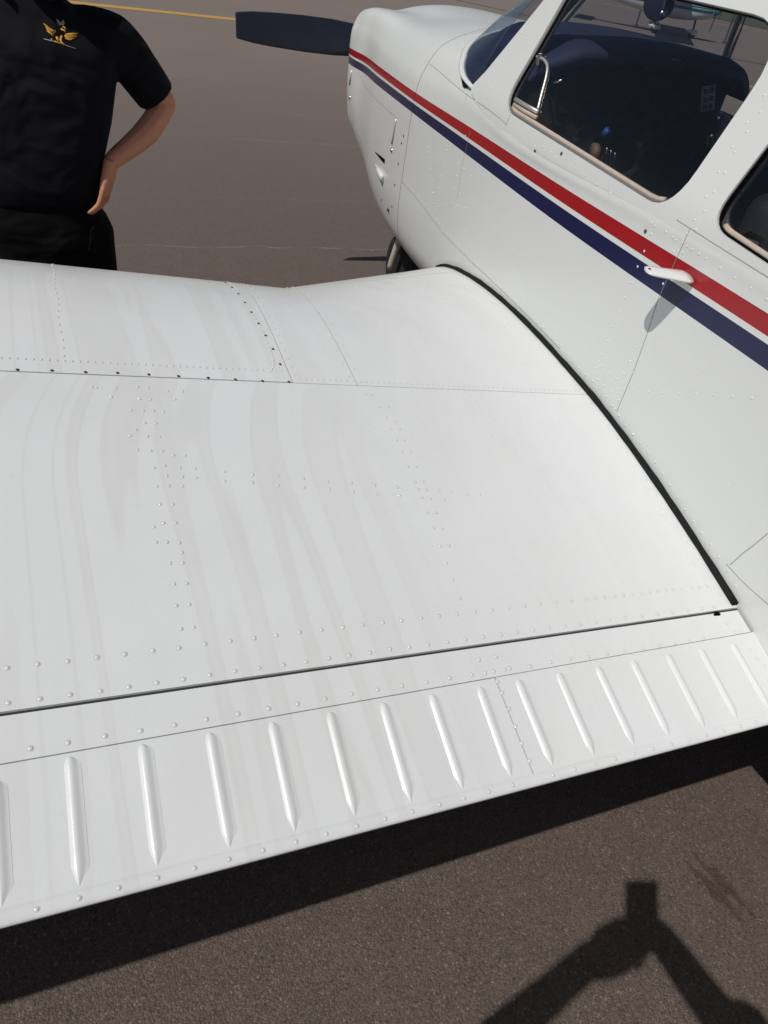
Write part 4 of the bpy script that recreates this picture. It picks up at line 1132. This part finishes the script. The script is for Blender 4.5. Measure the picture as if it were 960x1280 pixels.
# --- man in black polo at the leading edge, facing the wing
base = (-.02, 2.46, 0)
man, add = person('man in black polo and black trousers, left hand on hip', dict(base=base))
ax = Vector((1, -.10, 0)).normalized(); ay = Vector((.10, 1, 0)).normalized()
b = MB()
trunk(b, [((-.035, 2.46, .84), .155, .105), ((-.035, 2.46, .95), .150, .100), ((-.03, 2.455, 1.06), .150, .100), ((-.01, 2.46, 1.22), .168, .112), ((.0, 2.465, 1.36), .180, .105), ((.0, 2.47, 1.43), .15, .085), ((.0, 2.47, 1.48), .065, .065)], ax, ay)
limb(b, [(.0, 2.465, 1.44), (.0, 2.455, 1.56)], [.060, .056])
head(b, Vector((.0, 2.43, 1.665)), (.1, -1, -.12))
limb(b, [(.165, 2.47, 1.415), (.25, 2.50, 1.335), (.337, 2.515, 1.240)], [.056, .050, .037])
limb(b, [(.337, 2.515, 1.240), (.275, 2.46, 1.172), (.165, 2.395, 1.105)], [.036, .036, .024])
hand(b, (.160, 2.390, 1.100), (-.30, -.12, -1), (-.35, .05, -1), (.35, .9, -.15), (-1, 0, -.2), .0079, sp=.0225)
limb(b, [(-.17, 2.47, 1.415), (-.25, 2.48, 1.28), (-.27, 2.47, 1.14)], [.054, .05, .042])
limb(b, [(-.27, 2.47, 1.14), (-.29, 2.43, 1.02), (-.28, 2.38, .90)], [.041, .038, .027])
hand(b, (-.28, 2.378, .895), (0, -.15, -1), (0, -.1, -1), (0, 1, 0), (1, 0, 0), .0085)
for sx, fx in ((-.115, -.19), (.065, .10)):
    limb(b, [(sx, 2.46, .86), ((sx+fx)/2, 2.455, .50), (fx, 2.48, .10)], [.085, .060, .042])
add('body', b, 'skin', .0037, 3)
t = MB()
trunk(t, [((-.040, 2.46, .975), .160, .122), ((-.036, 2.456, 1.03), .172, .130), ((-.020, 2.452, 1.10), .168, .128), ((-.004, 2.455, 1.20), .183, .132), ((.006, 2.460, 1.32), .200, .130), ((.006, 2.465, 1.39), .195, .118), ((.004, 2.470, 1.445), .140, .092), ((.004, 2.470, 1.485), .080, .078)], ax, ay)
limb(t, [(.12, 2.466, 1.412), (.20, 2.478, 1.392), (.25, 2.496, 1.345)], [.064, .073, .068]); t.tube([(.235, 2.49, 1.365), (.275, 2.503, 1.313), (.316, 2.513, 1.258)], [.066, .064, .060], 16)
limb(t, [(-.135, 2.47, 1.415), (-.21, 2.475, 1.36), (-.262, 2.478, 1.21)], [.056, .066, .060])
shirt = add('polo_shirt', t, 'polo_black', .0065, 5)
t = MB()   # collar
t.tube(catmull([(-.075, 2.50, 1.50), (-.078, 2.43, 1.50), (-.045, 2.38, 1.485)], 4), .010, 8, .5); add('collar', t, 'polo_black', 0)
t = MB(); t.tube(catmull([(.083, 2.50, 1.50), (.086, 2.43, 1.50), (.050, 2.38, 1.485)], 4), .010, 8, .5)
add('collar', t, 'polo_black', 0)
t = MB()
trunk(t, [((-.036, 2.46, 1.00), .158, .116), ((-.037, 2.46, .93), .166, .122), ((-.038, 2.46, .86), .170, .126), ((-.036, 2.46, .80), .168, .118)], ax, ay)
for sx, kx, fx in ((-.120, -.150, -.185), (.050, .072, .095)):
    limb(t, [(sx, 2.46, .88), (sx*.6+kx*.4, 2.458, .70), (kx, 2.455, .48), (fx, 2.475, .08)], [.106, .096, .075, .062], 16)
add('trousers', t, 'trouser_black', .008, 4)
t = MB(); t.tube([(.118, 2.375, .955), (.085, 2.345, .92), (.070, 2.338, .865), (.085, 2.342, .845)], .003, 6); add('pocket_edge', t, 'trouser_black', 0)
t = MB(); 
for sx in (-.19, .10):
    t = MB(); limb(t, [(sx, 2.50, .045), (sx, 2.42, .045), (sx*1.02, 2.30, .035)], [.042, .045, .036]); add('shoe', t, 'shoe', .008, 3)
t = MB(); rr = []
for z, rx, ry in [(.0, .080, .104), (.04, .082, .106), (.085, .072, .094), (.112, .05, .065), (.122, .01, .02)]: rr.append(ering(Vector((.0, 2.455, 1.665+z)), Vector((1, 0, 0)), Vector((0, 1, 0)), rx, ry*.95, 20))
t.loft(rr); add('hair', t, 'hair', 0)
# chest emblem: stitched winged figure, laid on the shirt surface
dg = bpy.context.evaluated_depsgraph_get(); dg.update()
ev = shirt.evaluated_get(dg); me = ev.to_mesh(); mw = ev.matrix_world
SB = BVHTree.FromPolygons([mw @ v.co for v in me.vertices], [tuple(p.vertices) for p in me.polygons]); ev.to_mesh_clear()
def emb(px, py, off=.0012):
    x, y = 40+px/12, 15+py/12; h = SB.ray_cast(EYE, ray(x, y).normalized())
    if h[0] is None: return None
    n = h[1] if h[1].dot(ray(x, y)) < 0 else -h[1]; return h[0]+n*off
def stroke(m, L, r):
    pts = [emb(*p) for p in L]; pts = [p for p in pts if p]
    if len(pts) > 1: m.tube(pts, r if not isinstance(r, list) else r[:len(pts)], 6, .6)
m = MB()
for L in ([(175,175),(250,240),(360,300)], [(200,225),(260,270),(345,320)], [(215,255),(265,300),(330,340)], [(225,285),(270,320),(320,358)], [(190,190),(300,275),(350,285)],
          [(690,325),(600,325),(500,335)], [(670,350),(590,350),(490,355)], [(670,375),(590,375),(490,375)], [(635,400),(570,400),(495,392)], [(605,415),(560,420),(510,400)], [(640,335),(560,340),(485,370)]):
    stroke(m, L, [.0012, .0021, .0018])
stroke(m, [(445,360),(430,410),(440,460),(490,490)], .0030); stroke(m, [(375,375),(380,405),(400,440)], .0034); stroke(m, [(440,470),(360,450),(340,440)], .0024)
stroke(m, [(430,255),(480,280),(505,300)], .0034); stroke(m, [(455,225),(490,230),(500,265)], .0024)
q_ = m.build('emblem', 'gold_thread'); q_.parent = man; q_.matrix_parent_inverse = Matrix.Translation(-Vector(base)); q_['label'] = 'gold stitched winged emblem on the shirt chest'
m = MB()
stroke(m, [(375,115),(390,165),(425,205)], .0013); stroke(m, [(375,115),(410,150),(440,195)], .0013); stroke(m, [(460,125),(445,165),(455,200)], .0013); stroke(m, [(460,125),(478,165),(465,200)], .0013)
stroke(m, [(180,405),(330,445),(500,500),(655,550)], .0011); stroke(m, [(290,405),(300,425)], .0022)
q_ = m.build('emblem_outline', 'pale_thread'); q_.parent = man; q_.matrix_parent_inverse = Matrix.Translation(-Vector(base))

# --- photographer holding the phone; stands behind the lens, only the shadow is in view
base = (-.20, -.38, 0)
pho, add = person('photographer behind the wing raising a phone, seen only as a shadow on the tarmac', dict(base=base))
fx = Vector((.466, .885, 0)).normalized(); rx_ = Vector((.885, -.466, 0)).normalized()
Cc = Vector((-.20, -.38, 0))
def body(l, f, z): return Cc+rx_*l+fx*f+Vector((0, 0, z))
b = MB()
trunk(b, [(body(0, 0, .88), .155, .105), (body(0, 0, 1.05), .14, .10), (body(0, 0, 1.25), .165, .11), (body(0, 0, 1.38), .17, .10), (body(0, 0, 1.44), .11, .08), (body(0, 0, 1.48), .06, .06)], rx_, fx)
limb(b, [body(0, 0, 1.44), body(0, .02, 1.55)], [.055, .052]); head(b, body(0, .03, 1.625), fx+Vector((0, 0, -.2)), s=.97)
EL = Vector((-.300, -.085, 1.43)); ER = Vector((.207, -.240, 1.43))
HL = Vector((-.130, -.060, 1.60)); HR = Vector((.062, -.060, 1.61))
limb(b, [body(-.17, 0, 1.41), body(-.19, .14, 1.40), EL], [.054, .048, .042]); limb(b, [EL, EL.lerp(HL, .45), HL], [.042, .036, .027])
limb(b, [body(.17, 0, 1.41), body(.25, .03, 1.41), ER], [.054, .048, .042]); limb(b, [ER, ER.lerp(HR, .45), HR], [.042, .036, .027])
limb(b, [HL, HL+Vector((.045, -.012, .012)), HL+Vector((.085, -.020, .020))], [.040, .044, .036])
hand(b, HL, (.62, .22, .40), (.85, -.1, .25), (-.45, .2, .75), (.5, -.5, -.5), .0105)
hand(b, HR, (-.55, -.10, .45), (-.75, -.15, .3), (.1, .75, .3), (-.6, -.5, .1), .0088)
for s_ in (-.09, .09): limb(b, [body(s_, 0, .86), body(s_*1.1, .02, .48), body(s_*1.2, 0, .08)], [.088, .06, .045])
add('body', b, 'skin', .007, 2)
t = MB()
trunk(t, [(body(0, 0, .90), .165, .12), (body(0, 0, 1.05), .16, .118), (body(0, 0, 1.25), .18, .125), (body(0, 0, 1.38), .19, .115), (body(0, 0, 1.45), .12, .09)], rx_, fx)
limb(t, [body(.15, 0, 1.40), body(.22, .02, 1.40), body(.30, .05, 1.43), ER+Vector((.03, -.01, 0))], [.068, .074, .072, .064]); limb(t, [ER, ER.lerp(HR, .45), ER.lerp(HR, .95)], [.048, .042, .036])
limb(t, [body(-.15, 0, 1.40), body(-.19, .08, 1.40), EL], [.062, .058, .050]); limb(t, [EL, EL.lerp(HL, .45), EL.lerp(HL, .97)], [.046, .041, .036])
add('shirt', t, 'grey_shirt', .009, 3)
t = MB(); trunk(t, [(body(0, 0, .80), .165, .12), (body(0, 0, .93), .162, .118)], rx_, fx)
for s_ in (-.095, .095): limb(t, [body(s_, 0, .87), body(s_*1.1, .02, .48), body(s_*1.2, 0, .08)], [.097, .078, .068])
add('trousers', t, 'denim', .01, 2)
t = MB()
for s_ in (-.11, .11):
    t = MB(); limb(t, [body(s_, -.04, .045), body(s_, .10, .045), body(s_, .18, .035)], [.042, .045, .036]); add('shoe', t, 'shoe', .01, 2)
t = MB(); t.loft([ering(body(0, .015, 1.625+z), rx_, fx, a, c_, 20) for z, a, c_ in [(.0, .080, .100), (.04, .081, .102), (.085, .07, .09), (.112, .045, .06), (.122, .01, .02)]]); add('hair', t, 'hair', 0)
Mc = co.matrix_world.copy(); Mp = Mc @ Matrix.Translation((-.004, -.058, .007))
m = MB(); m.box((-.041, -.078, -.002), (.041, .078, .008), Mp)
ph = bevel(m.build('phone', 'phone_glass'), .003, 2); ph['label'] = 'black phone held up in both hands by the photographer'; ph['category'] = 'phone'

# ================================================================== BACKGROUND AIRCRAFT (seen through the cabin)
NW = Vector((21.06, 23.74, 0)); ang = R(-38)
BP = empty('light_airplane', 'white and teal high wing airplane parked far off, seen through the cabin windows', 'airplane', loc=NW)
BP.rotation_euler = (0, 0, ang); BP.scale = (.78,)*3
def bpart(m, name, mat, parent=None, **k):
    o = m.build(name, mat, **k); o.parent = parent or BP; return o
def bsec(x, z0, z1, hw, n=20):
    c = (z0+z1)/2; return ering(Vector((x, 0, c)), Vector((0, 1, 0)), Vector((0, 0, 1)), hw, (z1-z0)/2, n, 3)
m = MB(); m.loft([bsec(.62, .95, 1.25, .22), bsec(.55, .82, 1.38, .34), bsec(.2, .72, 1.50, .46), bsec(-.35, .62, 1.52, .52)]); cw = bpart(m, 'cowling', 'bg_white')
m = MB(); m.loft([bsec(-.35, .62, 1.52, .52), bsec(-.9, .58, 1.58, .54), bsec(-1.9, .60, 1.60, .54), bsec(-2.9, .72, 1.62, .42), bsec(-4.4, .92, 1.50, .22), bsec(-5.6, 1.05, 1.38, .08)]); fz = bpart(m, 'fuselage', 'bg_white')
m = MB(); m.loft([bsec(-.60, 1.50, 1.60, .46), bsec(-1.1, 1.5, 2.06, .45), bsec(-2.2, 1.5, 2.10, .45), bsec(-3.1, 1.45, 1.75, .30)]); bpart(m, 'cabin', 'bg_glass')
for z0, z1, mt in ((1.00, 1.10, 'bg_teal'), (1.14, 1.20, 'bg_teal_pale')):
    for sy in (-1, 1):
        m = MB(); P_ = []
        for x, hw in ((.54, .345), (.2, .463), (-.35, .523), (-.9, .543), (-1.9, .543), (-2.9, .425), (-4.4, .222), (-5.5, .10)):
            dz = .0 if x > -2 else (-2-x)*.03
            P_ += [(x, sy*(hw+.006), z0+dz), (x, sy*(hw+.006), z1+dz)]
        m.add(P_, [(2*i, 2*i+2, 2*i+3, 2*i+1) for i in range(7)]); o = bpart(m, 'stripe', mt); s_ = o.modifiers.new('t', 'SOLIDIFY'); s_.thickness = .01
m = MB(); m.loft([[Vector((x, y, z)) for x, z in ((-.75, 2.12), (-.85, 2.20), (-1.3, 2.23), (-2.0, 2.17), (-2.35, 2.12), (-1.4, 2.08))] for y in (-5.2, 0, 5.2)]); bpart(m, 'wing', 'bg_white')
for sy in (-1, 1):
    bpart(MB().tube([(-1.2, sy*.54, .75), (-1.25, sy*2.4, 2.10)], .045, 8, .5), 'wing_strut', 'bg_white')
    bpart(MB().tube([(-1.55, sy*.4, .66), (-1.65, sy*1.1, .22)], .035, 8), 'gear_leg', 'bg_white')
m = MB(); m.loft([ering(Vector((x, 0, z)), Vector((1, 0, 0)), Vector((0, 1, 0)), c_, .05, 14) for x, z, c_ in ((-5.1, 1.3, .75), (-5.4, 1.9, .5), (-5.65, 2.5, .3))]); bpart(m, 'fin', 'bg_teal')
m = MB(); m.loft([ering(Vector((-5.3, y, 1.35)), Vector((1, 0, 0)), Vector((0, 0, 1)), .42, .04, 14) for y in (-1.6, 1.6)]); bpart(m, 'tailplane', 'bg_white')
sp_ = bpart(MB().lathe([(.0001, .30), (.08, .24), (.15, .10), (.17, 0), (.0001, 0)], 20, Matrix.Translation((.64, 0, 1.10)) @ Matrix.Rotation(R(90), 4, 'Y')), 'spinner', 'bg_teal')
for s_ in (-1, 1):
    d_ = Vector((0, -.5, .866))*s_
    bpart(MB().tube([Vector((.72, 0, 1.10))+d_*r_ for r_ in (.1, .4, .7, .93)], [.05, .075, .065, .03], 8, .25, (1, 0, 0)), 'propeller_blade', 'prop_black')
def bwheel(x, y, r):
    t_ = bpart(MB().lathe([(r*.4, -.06), (r*.9, -.07), (r, -.03), (r, .03), (r*.9, .07), (r*.4, .06)], 20, Matrix.Translation((x, y, r)) @ Matrix.Rotation(R(90), 4, 'X')), 'wheel', 'tyre')
    m = MB(); m.loft([ering(Vector((x+dx, y, z)), Vector((0, 1, 0)), Vector((0, 0, 1)), a, c_, 12) for dx, z, a, c_ in ((.24, .20, .03, .04), (.17, .21, .08, .10), (.0, .23, .10, .12), (-.18, .24, .06, .07), (-.30, .25, .02, .03))]); bpart(m, 'wheel_fairing', 'bg_white', t_)
bwheel(0, 0, .16); bwheel(-1.65, 1.12, .18); bwheel(-1.65, -1.12, .18)
bpart(MB().tube([(0, 0, .3), (-.05, 0, .75)], .04, 8), 'nose_strut', 'tyre')
# slim posts beside the pavement joint
for i, (px_, py_, h_) in enumerate([(905, 54, 1.25), (795, 32, 1.25)]):
    r_ = ray(px_, py_); t_ = -EYE.z/r_.z; g_ = EYE+r_*t_
    m = MB(); m.lathe([(.0001, 0), (.07, 0), (.07, .03), (.03, .05), (.03, h_-.02), (.02, h_), (.0001, h_)], 10)
    o = m.build('marker_post', 'post_dark'); o.location = g_
    o['label'] = ['slim dark post right of the far airplane nose, seen through the cabin', 'slim dark post left of the sun visor, seen through the cabin'][i]; o['category'] = 'post'; o['group'] = 'slim dark posts beyond the airplane'
